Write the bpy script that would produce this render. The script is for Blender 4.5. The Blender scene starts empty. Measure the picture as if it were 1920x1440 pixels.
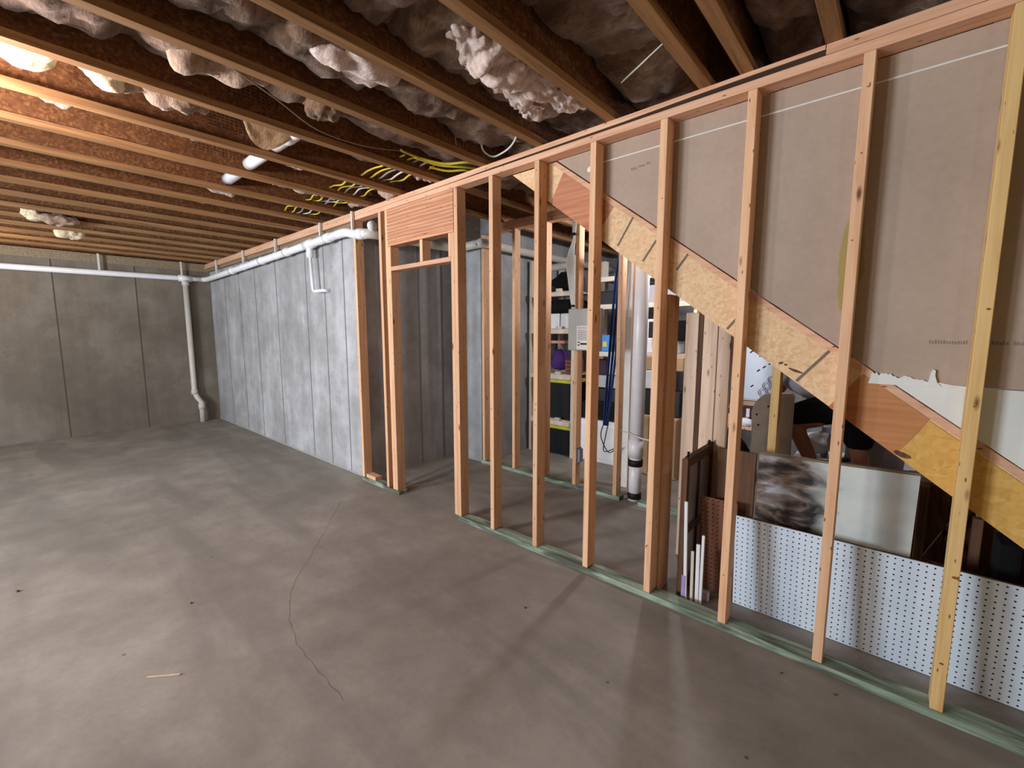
import bpy, bmesh, math, random
from mathutils import Vector, Matrix, noise
random.seed(7)
C = bpy.context.scene.collection
SC = bpy.context.scene
# ------------------------------------------------------------------ camera, world, light, exposure
cam = bpy.data.cameras.new('camera'); cam.sensor_width = 36; cam.lens = 818.65/1920*36; cam.clip_start = .02
co = bpy.data.objects.new('camera', cam); C.objects.link(co)
co.location = (0, -2.288, 1.5265)
co.rotation_euler = (math.radians(90-6.6914), 0, math.radians(41.3216))
SC.camera = co
SC.view_settings.view_transform = 'Standard'; SC.view_settings.look = 'None'
SC.view_settings.gamma = 1; SC.view_settings.use_curve_mapping = False
SC.view_settings.exposure = 1.42
SC.cycles.use_denoising = True
SC.cycles.max_bounces = 10; SC.cycles.diffuse_bounces = 6; SC.cycles.glossy_bounces = 3
SC.cycles.sample_clamp_indirect = 6
w = bpy.data.worlds.new('world'); SC.world = w; w.use_nodes = True
w.node_tree.nodes['Background'].inputs[0].default_value = (.62, .66, .75, 1)
w.node_tree.nodes['Background'].inputs[1].default_value = .3
def lamp(name, loc, power, col, r=.05, kind='POINT', rot=None, size=None):
    l = bpy.data.lights.new(name, kind); l.energy = power; l.color = col
    if kind == 'POINT': l.shadow_soft_size = r
    if kind == 'AREA': l.shape = 'RECTANGLE'; l.size, l.size_y = size
    o = bpy.data.objects.new(name, l); C.objects.link(o); o.location = loc
    if rot: o.rotation_euler = rot
    return o
lamp('bulb_near', (-3.1, -2.5, 2.45), 31, (1.0, .87, .85), .08)
lamp('bulb_far', (-7.7, -2.75, 2.4), 13, (1.0, .82, .62), .05)
lamp('bulb_right', (1.9, -3.0, 2.2), 11, (1.0, .80, .36), .07)
lamp('fill_behind', (-2.6, -5.4, 2.0), 72, (1.0, .95, .93), .25)  # added soft frontal fill for studs and drywall, not a fixture of the room
lamp('bulb_storage', (-1.6, 1.72, 2.5), 24, (.92, .94, 1.0), .06)
lamp('bulb_under_stair', (.35, 2.6, 2.3), 11, (.96, .95, 1.0), .06)
lamp('window_daylight', (-4.6, -6.35, 1.6), 150, (.80, .90, 1.0), kind='AREA', rot=(math.radians(90), 0, 0), size=(1.5, 1.0))

# ------------------------------------------------------------------ helpers
WL = {}
def wl(o): return WL.get(o.name, Vector((0, 0, 0)))
def tag(o, label=None, cat=None, group=None, kind=None):
    if label: o['label'] = label
    if cat: o['category'] = cat
    if group: o['group'] = group
    if kind: o['kind'] = kind
    return o
def thing(name, loc, label, cat, group=None, kind=None):
    o = bpy.data.objects.new(name, None); C.objects.link(o); o.empty_display_size = .1
    o.location = loc; WL[o.name] = Vector(loc)
    return tag(o, label, cat, group, kind)
def raw(name, verts, faces, mat, parent=None, smooth=False):
    vs = [Vector(v) for v in verts]
    lo = Vector([min(v[i] for v in vs) for i in range(3)]); hi = Vector([max(v[i] for v in vs) for i in range(3)])
    c = (lo+hi)/2
    me = bpy.data.meshes.new(name); me.from_pydata([tuple(v-c) for v in vs], [], faces); me.validate(); me.update()
    if smooth:
        for p in me.polygons: p.use_smooth = True
    if mat: me.materials.append(mat)
    o = bpy.data.objects.new(name, me); C.objects.link(o)
    if parent: o.parent = parent; o.location = c - wl(parent)
    else: o.location = c
    WL[o.name] = c
    return o
def frombm(name, bm, mat, parent=None, smooth=False):
    bm.verts.ensure_lookup_table(); bm.verts.index_update()
    v = [tuple(x.co) for x in bm.verts]; f = [[q.index for q in p.verts] for p in bm.faces]
    bm.free(); return raw(name, v, f, mat, parent, smooth)
def bmbox(bm, a, b, bev=0, M=None):
    g = bmesh.ops.create_cube(bm, size=1)['verts']
    for v in g:
        v.co = Vector([(a[i]+b[i])/2 + v.co[i]*(b[i]-a[i]) for i in range(3)])
    if bev:
        es = list({e for v in g for e in v.link_edges})
        r = bmesh.ops.bevel(bm, geom=es, offset=bev, segments=1, affect='EDGES', clamp_overlap=True)
        g = list({v for f in r['faces'] for v in f.verts} | {v for v in g if v.is_valid})
    if M is not None:
        vs = set(g)
        st = list(g)
        while st:
            x = st.pop()
            for e in x.link_edges:
                y = e.other_vert(x)
                if y not in vs: vs.add(y); st.append(y)
        for v in vs: v.co = M @ v.co
def box(name, x0, x1, y0, y1, z0, z1, mat, parent=None, bev=0.0015, M=None):
    bm = bmesh.new(); bmbox(bm, (x0, y0, z0), (x1, y1, z1), bev, M); return frombm(name, bm, mat, parent)
def boxes(name, lst, mat, parent=None, bev=0.001):
    bm = bmesh.new()
    for a in lst: bmbox(bm, a[:3], a[3:6], bev)
    return frombm(name, bm, mat, parent)
def catmull(pts, n=6):
    P = [Vector(p) for p in pts]
    if len(P) < 3 or n < 2: return P
    out = []
    for i in range(len(P)-1):
        p0 = P[max(i-1, 0)]; p1 = P[i]; p2 = P[i+1]; p3 = P[min(i+2, len(P)-1)]
        for k in range(n):
            t = k/n
            out.append(.5*((2*p1)+(p2-p0)*t+(2*p0-5*p1+4*p2-p3)*t*t+(-p0+3*p1-3*p2+p3)*t**3))
    return out+[P[-1]]
def tube(name, pts, r, mat, parent=None, seg=10, n=1, radii=None, flat=1.0, smooth=True):
    P = catmull(pts, n) if n > 1 else [Vector(p) for p in pts]
    V = []; F = []
    up = Vector((0, 0, 1)); prev = None
    for i, p in enumerate(P):
        d = (P[min(i+1, len(P)-1)]-P[max(i-1, 0)]).normalized()
        if prev is None:
            a = up if abs(d.z) < .95 else Vector((1, 0, 0))
            s = d.cross(a).normalized()
        else: s = (prev - d*prev.dot(d)).normalized()
        prev = s; t = d.cross(s).normalized()
        rr = r if radii is None else radii[min(int(i*len(radii)/len(P)), len(radii)-1)]
        for k in range(seg):
            a = 2*math.pi*k/seg
            V.append(p+s*math.cos(a)*rr+t*math.sin(a)*rr*flat)
    for i in range(len(P)-1):
        for k in range(seg):
            F.append([i*seg+k, i*seg+(k+1) % seg, (i+1)*seg+(k+1) % seg, (i+1)*seg+k])
    F.append(list(range(seg))[::-1]); F.append([(len(P)-1)*seg+k for k in range(seg)])
    return raw(name, V, F, mat, parent, smooth)
def lathe(name, prof, c, mat, parent=None, seg=16):
    V = []; F = []
    for (r, z) in prof:
        for k in range(seg):
            a = 2*math.pi*k/seg; V.append((c[0]+r*math.cos(a), c[1]+r*math.sin(a), c[2]+z))
    for i in range(len(prof)-1):
        for k in range(seg): F.append([i*seg+k, i*seg+(k+1) % seg, (i+1)*seg+(k+1) % seg, (i+1)*seg+k])
    F.append(list(range(seg))[::-1]); F.append([(len(prof)-1)*seg+k for k in range(seg)])
    return raw(name, V, F, mat, parent, True)
def prism_xz(name, poly, y0, y1, mat, parent=None):
    n = len(poly)
    V = [(x, y0, z) for x, z in poly]+[(x, y1, z) for x, z in poly]
    F = [list(range(n))[::-1] if False else list(range(n)), [n+k for k in range(n)][::-1]]
    for k in range(n): F.append([k, n+k, n+(k+1) % n, (k+1) % n])
    o = raw(name, V, F, mat, parent)
    bm = bmesh.new(); bm.from_mesh(o.data); bmesh.ops.recalc_face_normals(bm, faces=bm.faces); bm.to_mesh(o.data); bm.free()
    return o
def clump(name, loc, size, mat, parent=None, seed=0, amp=.28, sub=4, freq=2.2):
    bm = bmesh.new(); bmesh.ops.create_icosphere(bm, subdivisions=sub, radius=1)
    off = Vector((seed*3.7, seed*1.3, -seed*2.1)); ms = min(size); fq = 3.1 if ms > .05 else .55/ms
    for v in bm.verts:
        n = v.co.normalized(); b = Vector((n.x*size[0], n.y*size[1], n.z*size[2]))
        p_ = b*fq*1.9+off
        bl = abs(noise.noise(p_))*1.5+abs(noise.noise(p_*2.1+Vector((3, 1, 2))))*.9+abs(noise.noise(p_*4.4))*.28+abs(noise.noise(p_*9))*.12
        nn = Vector((n.x/size[0], n.y/size[1], n.z/size[2])).normalized()
        big = 1+amp*.9*noise.noise(b*fq*.8+off) if amp > .15 else 1
        v.co = b*big + nn*ms*amp*1.7*(bl-.75) + Vector(loc)
    return frombm(name, bm, mat, parent, True)

# ------------------------------------------------------------------ materials
def lin(c):
    def f(u):
        u /= 255.0
        return u/12.92 if u <= .04045 else ((u+.055)/1.055)**2.4
    return (f(c[0]), f(c[1]), f(c[2]), 1)
class NT:
    def __init__(s, name, rough=.8):
        s.m = bpy.data.materials.new(name); s.m.use_nodes = True; s.t = s.m.node_tree; s.b = s.t.nodes['Principled BSDF']
        s.b.inputs['Roughness'].default_value = rough; s.b.inputs['Specular IOR Level'].default_value = .3
        s.c = s.n('ShaderNodeTexCoord').outputs['Object']
    def n(s, k, **kw):
        x = s.t.nodes.new(k)
        for a, b in kw.items(): setattr(x, a, b)
        return x
    def l(s, a, b): s.t.links.new(a, b)
    def vadd(s, a, b):
        x = s.n('ShaderNodeVectorMath', operation='ADD'); s.l(a, x.inputs[0])
        if isinstance(b, tuple): x.inputs[1].default_value = b
        else: s.l(b, x.inputs[1])
        return x.outputs[0]
    def randvec(s, k=40.):
        oi = s.n('ShaderNodeObjectInfo'); m = s.n('ShaderNodeMath', operation='MULTIPLY'); s.l(oi.outputs['Random'], m.inputs[0]); m.inputs[1].default_value = k
        x = s.n('ShaderNodeCombineXYZ'); s.l(m.outputs[0], x.inputs[0]); s.l(m.outputs[0], x.inputs[1]); s.l(m.outputs[0], x.inputs[2])
        return x.outputs[0], oi.outputs['Random']
    def mapping(s, v, scale=(1, 1, 1), rot=(0, 0, 0)):
        x = s.n('ShaderNodeMapping'); s.l(v, x.inputs[0]); x.inputs['Scale'].default_value = scale; x.inputs['Rotation'].default_value = rot
        return x.outputs[0]
    def noise(s, v, scale=5, detail=4, dist=0, rough=.55, out=0):
        x = s.n('ShaderNodeTexNoise'); s.l(v, x.inputs['Vector']); x.inputs['Scale'].default_value = scale
        x.inputs['Detail'].default_value = detail; x.inputs['Distortion'].default_value = dist; x.inputs['Roughness'].default_value = rough
        return x.outputs[out]
    def vor(s, v, scale=5, feat='F1', out='Distance', rnd=1):
        x = s.n('ShaderNodeTexVoronoi', feature=feat); s.l(v, x.inputs['Vector']); x.inputs['Scale'].default_value = scale; x.inputs['Randomness'].default_value = rnd
        return x.outputs[out]
    def ramp(s, f, stops):
        x = s.n('ShaderNodeValToRGB'); s.l(f, x.inputs[0]); e = x.color_ramp.elements
        while len(e) > 1: e.remove(e[-1])
        e[0].position = stops[0][0]; e[0].color = stops[0][1]
        for p, c in stops[1:]:
            q = e.new(p); q.color = c
        return x.outputs[0]
    def mix(s, fac, a, b, mode='MIX'):
        x = s.n('ShaderNodeMix', data_type='RGBA', blend_type=mode)
        for i, v in ((0, fac), (6, a), (7, b)):
            if isinstance(v, (int, float)): x.inputs[i].default_value = v
            elif isinstance(v, tuple): x.inputs[i].default_value = v
            else: s.l(v, x.inputs[i])
        return x.outputs[2]
    def maths(s, op, a, b=None, clamp=False):
        x = s.n('ShaderNodeMath', operation=op); x.use_clamp = clamp
        for i, v in ((0, a), (1, b)):
            if v is None: continue
            if isinstance(v, (int, float)): x.inputs[i].default_value = v
            else: s.l(v, x.inputs[i])
        return x.outputs[0]
    def col(s, c): s.l(c, s.b.inputs['Base Color']) if not isinstance(c, tuple) else setattr(s.b.inputs['Base Color'], 'default_value', c)
    def bump(s, h, st=.3, dist=.01):
        x = s.n('ShaderNodeBump'); x.inputs['Strength'].default_value = st; x.inputs['Distance'].default_value = dist
        s.l(h, x.inputs['Height']); s.l(x.outputs[0], s.b.inputs['Normal'])
def K(v): return (v, v, v, 1)
def wood(name, light, dark, axis=2, knots=True, rings=0.0, rough=.75, var=.25, knotc=(92, 50, 26)):
    t = NT(name, rough); rv, rnd = t.randvec(); v = t.vadd(t.c, rv)
    sc = [26, 26, 26]; sc[axis] = 1.3
    g = t.noise(t.mapping(v, tuple(sc)), 1.6, 6, .4, .6)
    big = t.noise(t.mapping(v, tuple(x*.14 for x in sc)), 1.5, 3, .3)
    base = t.ramp(g, [(.3, lin(dark)), (.48, tuple((a+b*2)/3 for a, b in zip(lin(dark), lin(light)))), (.62, lin(light))])
    base = t.mix(t.ramp(big, [(.35, K(0)), (.7, K(.45))]), base, tuple(c*.72 for c in lin(light)[:3])+(1,))
    if rings:
        wv = t.n('ShaderNodeTexWave', wave_type='BANDS', bands_direction=('Y' if axis == 0 else 'X')); s2 = [1, 1, 1]; s2[axis] = .09
        if axis == 0: wv.bands_direction = 'Z'
        t.l(t.mapping(v, tuple(s2)), wv.inputs['Vector']); wv.inputs['Scale'].default_value = 11; wv.inputs['Distortion'].default_value = 4.5
        wv.inputs['Detail'].default_value = 2; wv.inputs['Detail Scale'].default_value = 1.2
        base = t.mix(t.ramp(wv.outputs[1], [(.3, K(rings)), (.75, K(0))]), base, tuple(c*.45 for c in lin(dark)[:3])+(1,))
    if knots:
        ks = [7, 7, 7]; ks[axis] = 2.2
        kd = t.vor(t.mapping(v, tuple(ks)), 1.6)
        k2 = t.vor(t.vadd(t.mapping(v, tuple(3.1*q for q in ks)), (3.3, 1.7, 8.1)), 1.6); base = t.mix(t.ramp(k2, [(.07, K(.85)), (.13, K(0))]), base, lin(knotc))
        base = t.mix(t.ramp(kd, [(.045, K(.9)), (.085, K(.45)), (.13, K(0))]), base, lin(knotc))
    br = t.maths('ADD', t.maths('MULTIPLY', rnd, var), 1-var*.6)
    cc = t.n('ShaderNodeCombineXYZ'); [t.l(br, cc.inputs[i]) for i in range(3)]
    t.col(t.mix(1.0, base, cc.outputs[0], 'MULTIPLY')); t.bump(g, .25, .002)
    return t.m
def osb(name, cols, scale=1.0, rough=.8, soft=.5):
    t = NT(name, rough); rv, rnd = t.randvec(); v = t.vadd(t.c, rv)
    wn = t.noise(v, 6, 2, 0, .5, 1); v2 = t.vadd(v, t.mapping(wn, (.03, .03, .03)))
    layers = []
    for (rot, s) in (((.4, .3, .5), (9, 26, 26)), ((1.9, .8, 1.1), (26, 26, 10)), ((.2, 1.5, 2.3), (24, 10, 24))):
        layers.append(t.vor(t.mapping(v2, tuple(x*scale for x in s), rot), 1.0, out='Color'))
    sep = [t.n('ShaderNodeSeparateColor') for _ in layers]
    for a, b in zip(layers, sep): t.l(a, b.inputs[0])
    f = t.mix(t.maths('GREATER_THAN', sep[2].outputs[1], .5), sep[0].outputs[0], sep[1].outputs[0])
    f = t.mix(t.maths('GREATER_THAN', sep[0].outputs[2], .6), f, sep[2].outputs[0])
    fn = t.noise(t.mapping(v, (30, 30, 30)), 2, 4)
    f2 = t.mix(soft, f, fn)
    c = t.ramp(f2, [(.05, lin(cols[0])), (.3, lin(cols[1])), (.55, lin(cols[2])), (.85, lin(cols[3]))])
    t.col(c); t.bump(f2, .4, .004)
    return t.m
def concrete(name, a, b, c, streak=False, rough=.85, sc=1.0):
    t = NT(name, rough)
    n1 = t.noise(t.mapping(t.c, (1, 1, 1)), .8*sc, 6, .5, .6); n2 = t.noise(t.c, 4.5*sc, 6, 0, .65); n3 = t.noise(t.c, 60, 3, 0, .6)
    f = t.mix(.42, n1, n2)
    if streak:
        n4 = t.noise(t.mapping(t.c, (5, 5, .35)), 1.5, 5, .3); f = t.mix(.2, f, n4)
    f = t.mix(.1, f, n3)
    col = t.ramp(f, [(.34, lin(a)), (.5, lin(b)), (.64, lin(c))])
    if streak:
        hole = t.vor(t.c, 16); hm = t.noise(t.c, 1.6, 3)
        col = t.mix(t.maths('MULTIPLY', t.ramp(hole, [(.07, K(.8)), (.13, K(0))]), t.ramp(hm, [(.52, K(0)), (.62, K(1))])), col, lin((52, 50, 48)))
    else:
        n5 = t.noise(t.mapping(t.c, (.5, 2.2, 1), (0, 0, .5)), .9, 5, .8)
        col = t.mix(t.ramp(n5, [(.45, K(0)), (.62, K(.5))]), col, lin(tuple(x*.78 for x in b)))
        n6 = t.vor(t.c, 3.3); col = t.mix(t.ramp(n6, [(.02, K(.7)), (.035, K(0))]), col, lin((70, 62, 54)))
    t.col(col); t.bump(f, .25, .01)
    return t.m
def plain(name, c, rough=.6, metal=0, spec=.3, varn=.0, alpha=None):
    t = NT(name, rough); t.b.inputs['Metallic'].default_value = metal; t.b.inputs['Specular IOR Level'].default_value = spec
    n = t.noise(t.c, 9, 4); d = .09+varn
    t.col(t.ramp(n, [(.3, tuple(x*(1-d) for x in lin(c)[:3])+(1,)), (.7, lin(c))]))
    if alpha is not None: t.b.inputs['Transmission Weight'].default_value = alpha
    return t.m
def fluff(name, cols, sc=1.0):
    t = NT(name, 1.0); t.b.inputs['Specular IOR Level'].default_value = .05
    t.b.inputs['Sheen Weight'].default_value = .3
    n1 = t.noise(t.c, 5*sc, 7, 1.2, .65); n2 = t.noise(t.mapping(t.c, (1, 3, 1)), 14*sc, 6, .8, .7)
    f = t.mix(.45, n1, n2)
    t.col(t.ramp(f, [(.33, lin(cols[0])), (.48, lin(cols[1])), (.62, lin(cols[2]))])); t.bump(f, .9, .02)
    return t.m
m_stud = wood('stud_pine', (234, 190, 152), (208, 150, 108), 2)
m_stud_y = wood('stud_pine_yellow', (228, 192, 132), (204, 160, 100), 2)
m_plate = wood('plate_pine', (228, 182, 150), (196, 140, 106), 0)
m_header = wood('header_pine', (220, 164, 128), (188, 124, 88), 0, knots=True, rings=.45)
t = NT('treated_pine', .8); rv, rnd = t.randvec(); v = t.vadd(t.c, rv)
g = t.noise(t.mapping(v, (2.2, 22, 22)), 1.6, 6, .5); bg = t.noise(t.mapping(v, (1.3, 7, 7)), 1.4, 4, .8)
gc = t.ramp(g, [(.3, lin((96, 112, 98))), (.5, lin((134, 150, 132))), (.66, lin((164, 178, 158)))])
t.col(t.mix(t.ramp(bg, [(.46, K(0)), (.6, K(.8))]), gc, lin((66, 66, 56)))); t.bump(g, .3, .002); m_treated = t.m
m_bark = wood('bark', (92, 72, 58), (44, 34, 28), 0, knots=False)
m_flange = wood('joist_flange', (170, 128, 86), (124, 86, 54), 1, knots=False)
m_old = wood('old_brown_wood', (112, 78, 56), (58, 38, 28), 2)
m_oldy = wood('old_brown_wood_y', (104, 76, 58), (50, 36, 28), 1)
m_white_wood = wood('whitewood', (226, 216, 200), (190, 176, 156), 2, knots=True, var=.12)
m_white_woodx = wood('whitewood_x', (226, 216, 200), (190, 176, 156), 0, knots=False, var=.12)
m_sill = wood('grey_sill', (150, 134, 112), (110, 92, 72), 0, knots=False)
m_plank = wood('loose_plank', (232, 206, 184), (204, 168, 138), 2)
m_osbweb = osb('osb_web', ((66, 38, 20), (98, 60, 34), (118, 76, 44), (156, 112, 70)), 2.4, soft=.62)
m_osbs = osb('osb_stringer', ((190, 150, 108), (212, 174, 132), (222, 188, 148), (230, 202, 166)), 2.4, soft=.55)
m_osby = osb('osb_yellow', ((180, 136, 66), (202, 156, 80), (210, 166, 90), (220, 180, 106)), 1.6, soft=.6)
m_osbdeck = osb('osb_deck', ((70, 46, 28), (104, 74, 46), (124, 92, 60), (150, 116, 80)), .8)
m_ply = wood('ply_patch', (214, 148, 112), (178, 110, 76), 0, knots=False, rings=.15)
m_plyo = wood('ply_patch_orange', (196, 136, 90), (172, 112, 68), 0, knots=False, rings=.08)
m_conc = concrete('wall_concrete', (122, 121, 120), (156, 155, 156), (192, 192, 195), True, sc=.9)
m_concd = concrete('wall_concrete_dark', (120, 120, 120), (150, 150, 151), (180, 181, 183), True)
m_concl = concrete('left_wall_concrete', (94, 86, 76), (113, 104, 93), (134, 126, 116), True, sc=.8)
m_floor = concrete('floor_concrete', (122, 115, 107), (143, 136, 128), (162, 155, 147), False, .62)
m_floorgap = plain('floor_crack_dark', (70, 66, 62), .95)
m_seaml = plain('left_wall_seam', (82, 74, 66), .9)
m_seam = plain('concrete_seam', (112, 111, 110), .9, varn=.1)
m_caulk = plain('base_joint', (176, 176, 172), .9)
m_pvc = plain('pvc_white', (240, 240, 244), .35, spec=.5)
m_pvcy = plain('pvc_aged', (206, 200, 190), .45, spec=.5)
m_black = plain('black_plastic', (24, 24, 27), .45)
m_blackc = plain('black_cloth', (17, 17, 18), .95)
m_tape = plain('black_tape', (34, 28, 26), .6)
m_yel = plain('cable_yellow', (214, 198, 70), .5)
m_wht = plain('cable_white', (216, 214, 206), .5)
m_gry = plain('cable_grey', (150, 150, 152), .5)
m_steel = plain('galvanised', (150, 152, 160), .42, metal=.8)
m_grey = plain('panel_grey', (172, 173, 168), .45)
m_label = plain('white_label', (232, 230, 226), .6)
m_ink = plain('ink', (40, 38, 42), .8)
m_inkr = plain('ink_brown', (140, 70, 60), .8)
m_peg = plain('pegboard_white', (214, 226, 240), .5)
m_pegb = plain('pegboard_brown', (116, 74, 54), .7)
m_hole = plain('hole_dark', (10, 9, 9), .95)
m_white = plain('white_plastic', (226, 226, 230), .5)
m_clear = plain('clear_grey_plastic', (150, 146, 150), .25, spec=.5)
m_purp = plain('purple_cloth', (82, 50, 128), .85, varn=.2)
m_pinkb = plain('pink_card', (214, 150, 140), .8)
m_lav = plain('lavender_plastic_bag', (164, 152, 206), .5, varn=.2)
m_blue = plain('blue_strap', (34, 60, 112), .8, varn=.2)
m_tan = plain('tan_board', (190, 156, 120), .75)
m_card = plain('reddish_cardboard', (128, 84, 64), .85)
m_mar = plain('maroon_box', (56, 36, 52), .7)
m_red = plain('red_plastic', (170, 34, 38), .5)
m_green = plain('green_glass', (84, 108, 82), .3)
m_bluep = plain('blue_pack', (74, 140, 206), .6)
m_yelp = plain('yellow_print', (226, 200, 60), .6)
m_totel = plain('yellow_lid', (206, 200, 74), .5)
m_skin = plain('skin', (168, 116, 94), .6)
m_shirt = plain('grey_shirt', (172, 170, 180), .9, varn=.1)
m_hair = plain('brown_hair', (50, 36, 28), .9)
m_greige = plain('greige_fabric', (146, 132, 114), .95, varn=.15)
m_edge = plain('drywall_white', (222, 224, 220), .85)
m_print = plain('web_print', (70, 44, 26), .9)
m_mark = plain('grey_marker', (122, 108, 92), .9)
m_string = plain('string', (150, 132, 108), .8)
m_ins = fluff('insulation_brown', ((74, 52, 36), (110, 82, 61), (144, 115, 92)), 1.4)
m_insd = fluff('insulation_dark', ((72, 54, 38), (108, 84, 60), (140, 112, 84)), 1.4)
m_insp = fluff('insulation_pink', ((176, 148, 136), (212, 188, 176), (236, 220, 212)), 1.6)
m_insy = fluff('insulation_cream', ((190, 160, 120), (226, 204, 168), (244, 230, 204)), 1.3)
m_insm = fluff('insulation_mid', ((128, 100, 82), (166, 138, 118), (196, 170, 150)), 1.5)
m_kraft = fluff('kraft_paper', ((150, 116, 80), (196, 160, 122), (216, 188, 156)), 1.0)
# brown drywall paper with a faint yellow stain
t = NT('drywall_brown', .9); n = t.noise(t.c, 2.2, 4); n2 = t.noise(t.c, 40, 3)
c = t.ramp(t.mix(.25, n, n2), [(.3, lin((160, 141, 126))), (.7, lin((180, 160, 144)))])
sp = t.n('ShaderNodeSeparateXYZ'); gm = t.n('ShaderNodeNewGeometry'); t.l(gm.outputs['Position'], sp.inputs[0])
dx = t.maths('DIVIDE', t.maths('SUBTRACT', sp.outputs[0], -.175), .06); dz = t.maths('DIVIDE', t.maths('SUBTRACT', sp.outputs[2], 1.82), .30)
r = t.maths('ADD', t.maths('POWER', t.maths('ABSOLUTE', dx), 2.0), t.maths('POWER', t.maths('ABSOLUTE', dz), 2.0))
r = t.maths('ADD', r, t.maths('MULTIPLY', t.noise(t.c, 14, 3), .8))
t.col(t.mix(t.ramp(r, [(.85, K(.75)), (1.35, K(0))]), c, lin((150, 134, 62)))); m_dry = t.m
# painted board: white ground with brown / black patches at its left
t = NT('painted_board', .35); t.b.inputs['Specular IOR Level'].default_value = .5
sp = t.n('ShaderNodeSeparateXYZ'); t.l(t.c, sp.inputs[0])
n1 = t.noise(t.mapping(t.c, (1.2, 1, 2.6)), 3.0, 5, 1.1, .5); n2 = t.noise(t.mapping(t.c, (1.5, 1, 3)), 5, 4, .8)
art = t.ramp(t.mix(.4, n1, n2), [(.40, lin((26, 22, 24))), (.46, lin((66, 58, 58))), (.51, lin((122, 104, 88))), (.55, lin((136, 130, 136))), (.62, lin((186, 188, 194)))])
wh = t.ramp(t.noise(t.c, 5, 5), [(.3, lin((186, 194, 192))), (.7, lin((218, 222, 218)))])
grad = t.maths('ADD', t.maths('MULTIPLY', sp.outputs[0], 3.2), t.maths('MULTIPLY', n1, 1.2))
t.col(t.mix(t.ramp(grad, [(.25, K(0)), (.75, K(1))]), art, wh)); m_art = t.m

# ------------------------------------------------------------------ setting: floor, concrete walls, deck
fl = box('floor', -9.25, 3.7, -6.7, 4.4, -.12, 0, m_floor, bev=0); tag(fl, 'mottled grey brown concrete slab of the whole basement', 'floor', kind='structure')
def ribbon(name, pts, wd, z, mat, parent):
    P = [Vector((a, b, z)) for a, b in pts]; V = []; F = []
    for i, p in enumerate(P):
        d = (P[min(i+1, len(P)-1)]-P[max(i-1, 0)]).normalized(); s = Vector((-d.y, d.x, 0))
        ww = wd*(.6+.4*math.sin(i*2.1)); V += [p+s*ww/2, p-s*ww/2, p+s*ww/2-Vector((0, 0, .001)), p-s*ww/2-Vector((0, 0, .001))]
    for i in range(len(P)-1):
        a = 4*i; b = a+4; F += [[a, b, b+1, a+1], [a, a+2, b+2, b], [a+1, b+1, b+3, a+3], [a+2, a+3, b+3, b+2]]
    return raw(name, V, F, mat, parent)
crk = [(-3.7, -.44), (-3.38, -.69), (-3.1, -.92), (-2.85, -1.12), (-2.71, -1.25), (-2.59, -1.33), (-2.34, -1.44), (-2.1, -1.5), (-1.85, -1.5), (-1.56, -1.51)]
cp = []
for i in range(len(crk)-1):
    for k in range(5):
        u = k/5; cp.append((crk[i][0]*(1-u)+crk[i+1][0]*u+random.uniform(-.008, .008), crk[i][1]*(1-u)+crk[i+1][1]*u+random.uniform(-.008, .008)))
ribbon('crack', cp, .0013, .0006, m_floorgap, fl)
def cwall(name, x0, x1, y0, y1, z1, mat, label):
    o = box(name, x0, x1, y0, y1, 0, z1, mat, bev=0); return tag(o, label, 'wall', kind='structure')
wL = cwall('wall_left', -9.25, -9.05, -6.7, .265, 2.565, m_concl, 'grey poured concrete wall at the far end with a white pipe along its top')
wB = cwall('wall_back', -9.05, -4.11, .065, .265, 2.565, m_conc, 'light grey poured concrete wall behind the long white drain pipe')
wJ = cwall('wall_back', -4.31, -4.11, .265, 1.47, 2.565, m_concd, 'grey poured concrete wall seen through the framed door opening')
wK = cwall('wall_back', -4.11, -3.6, 1.27, 1.47, 2.565, m_concd, 'short grey concrete return wall beside the second stud wall')
wM = cwall('wall_back', -3.8, -3.6, 1.47, 4.4, 2.99, m_concd, 'shaded concrete wall running behind the second stud wall')
wN = cwall('wall_back', -3.6, 3.7, 4.2, 4.4, 2.99, m_concd, 'far concrete wall of the storage area behind the shelves')
wR = cwall('wall_right', 3.5, 3.7, -6.7, 4.2, 2.99, m_concd, 'concrete wall at the right end of the basement')
wF = cwall('wall_front', -9.05, 3.5, -6.7, -6.5, 2.99, m_concl, 'concrete wall behind the camera')
for yy in (-5.0, -4.1, -3.2, -2.55, -1.845, -.94, -.25):
    boxes('form_seam', [(-9.052, yy-.007, .0, -9.0475, yy+.007, 2.56)], m_seaml, wL)
for xx in (-8.3, -7.62, -6.96, -6.21, -5.32, -4.86, -4.43):
    boxes('form_seam', [(xx-.007, .0625, 0, xx+.007, .067, 2.56)], m_seam, wB)
for yy in (.46, .78, 1.11):
    box('form_seam', -4.114, -4.105, yy-.006, yy+.006, 0, 2.56, m_seam, wJ)
tag(box('trim_1', -9.05, -4.11, .053, .067, 0, .011, m_caulk), 'pale sealant bead at the foot of the concrete wall', 'sealant', kind='structure')
tag(box('trim_2', -9.05, -4.09, .03, .2, 2.565, 2.61, m_sill), 'grey weathered sill board on top of the concrete wall', 'sill', kind='structure')
tag(box('trim_3', -9.05, -4.1, .0, .17, 2.612, 2.69, m_plate), 'orange pine sill plate above the grey sill board', 'sill', kind='structure')
tag(box('trim_4', -9.25, -9.05, -6.5, .2, 2.565, 2.69, m_sill), 'weathered sill board on the far concrete wall', 'sill', kind='structure')
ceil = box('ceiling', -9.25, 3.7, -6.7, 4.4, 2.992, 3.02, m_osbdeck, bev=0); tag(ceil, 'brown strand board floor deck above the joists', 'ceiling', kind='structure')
rim = box('rim_board', -9.25, -9.22, -6.5, .2, 2.69, 2.992, m_osbweb, ceil)
jx = [-.255-.499*k for k in range(18)] + [-.573] + [.244, .743, 1.242, 1.741, 2.24, 2.74]
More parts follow.
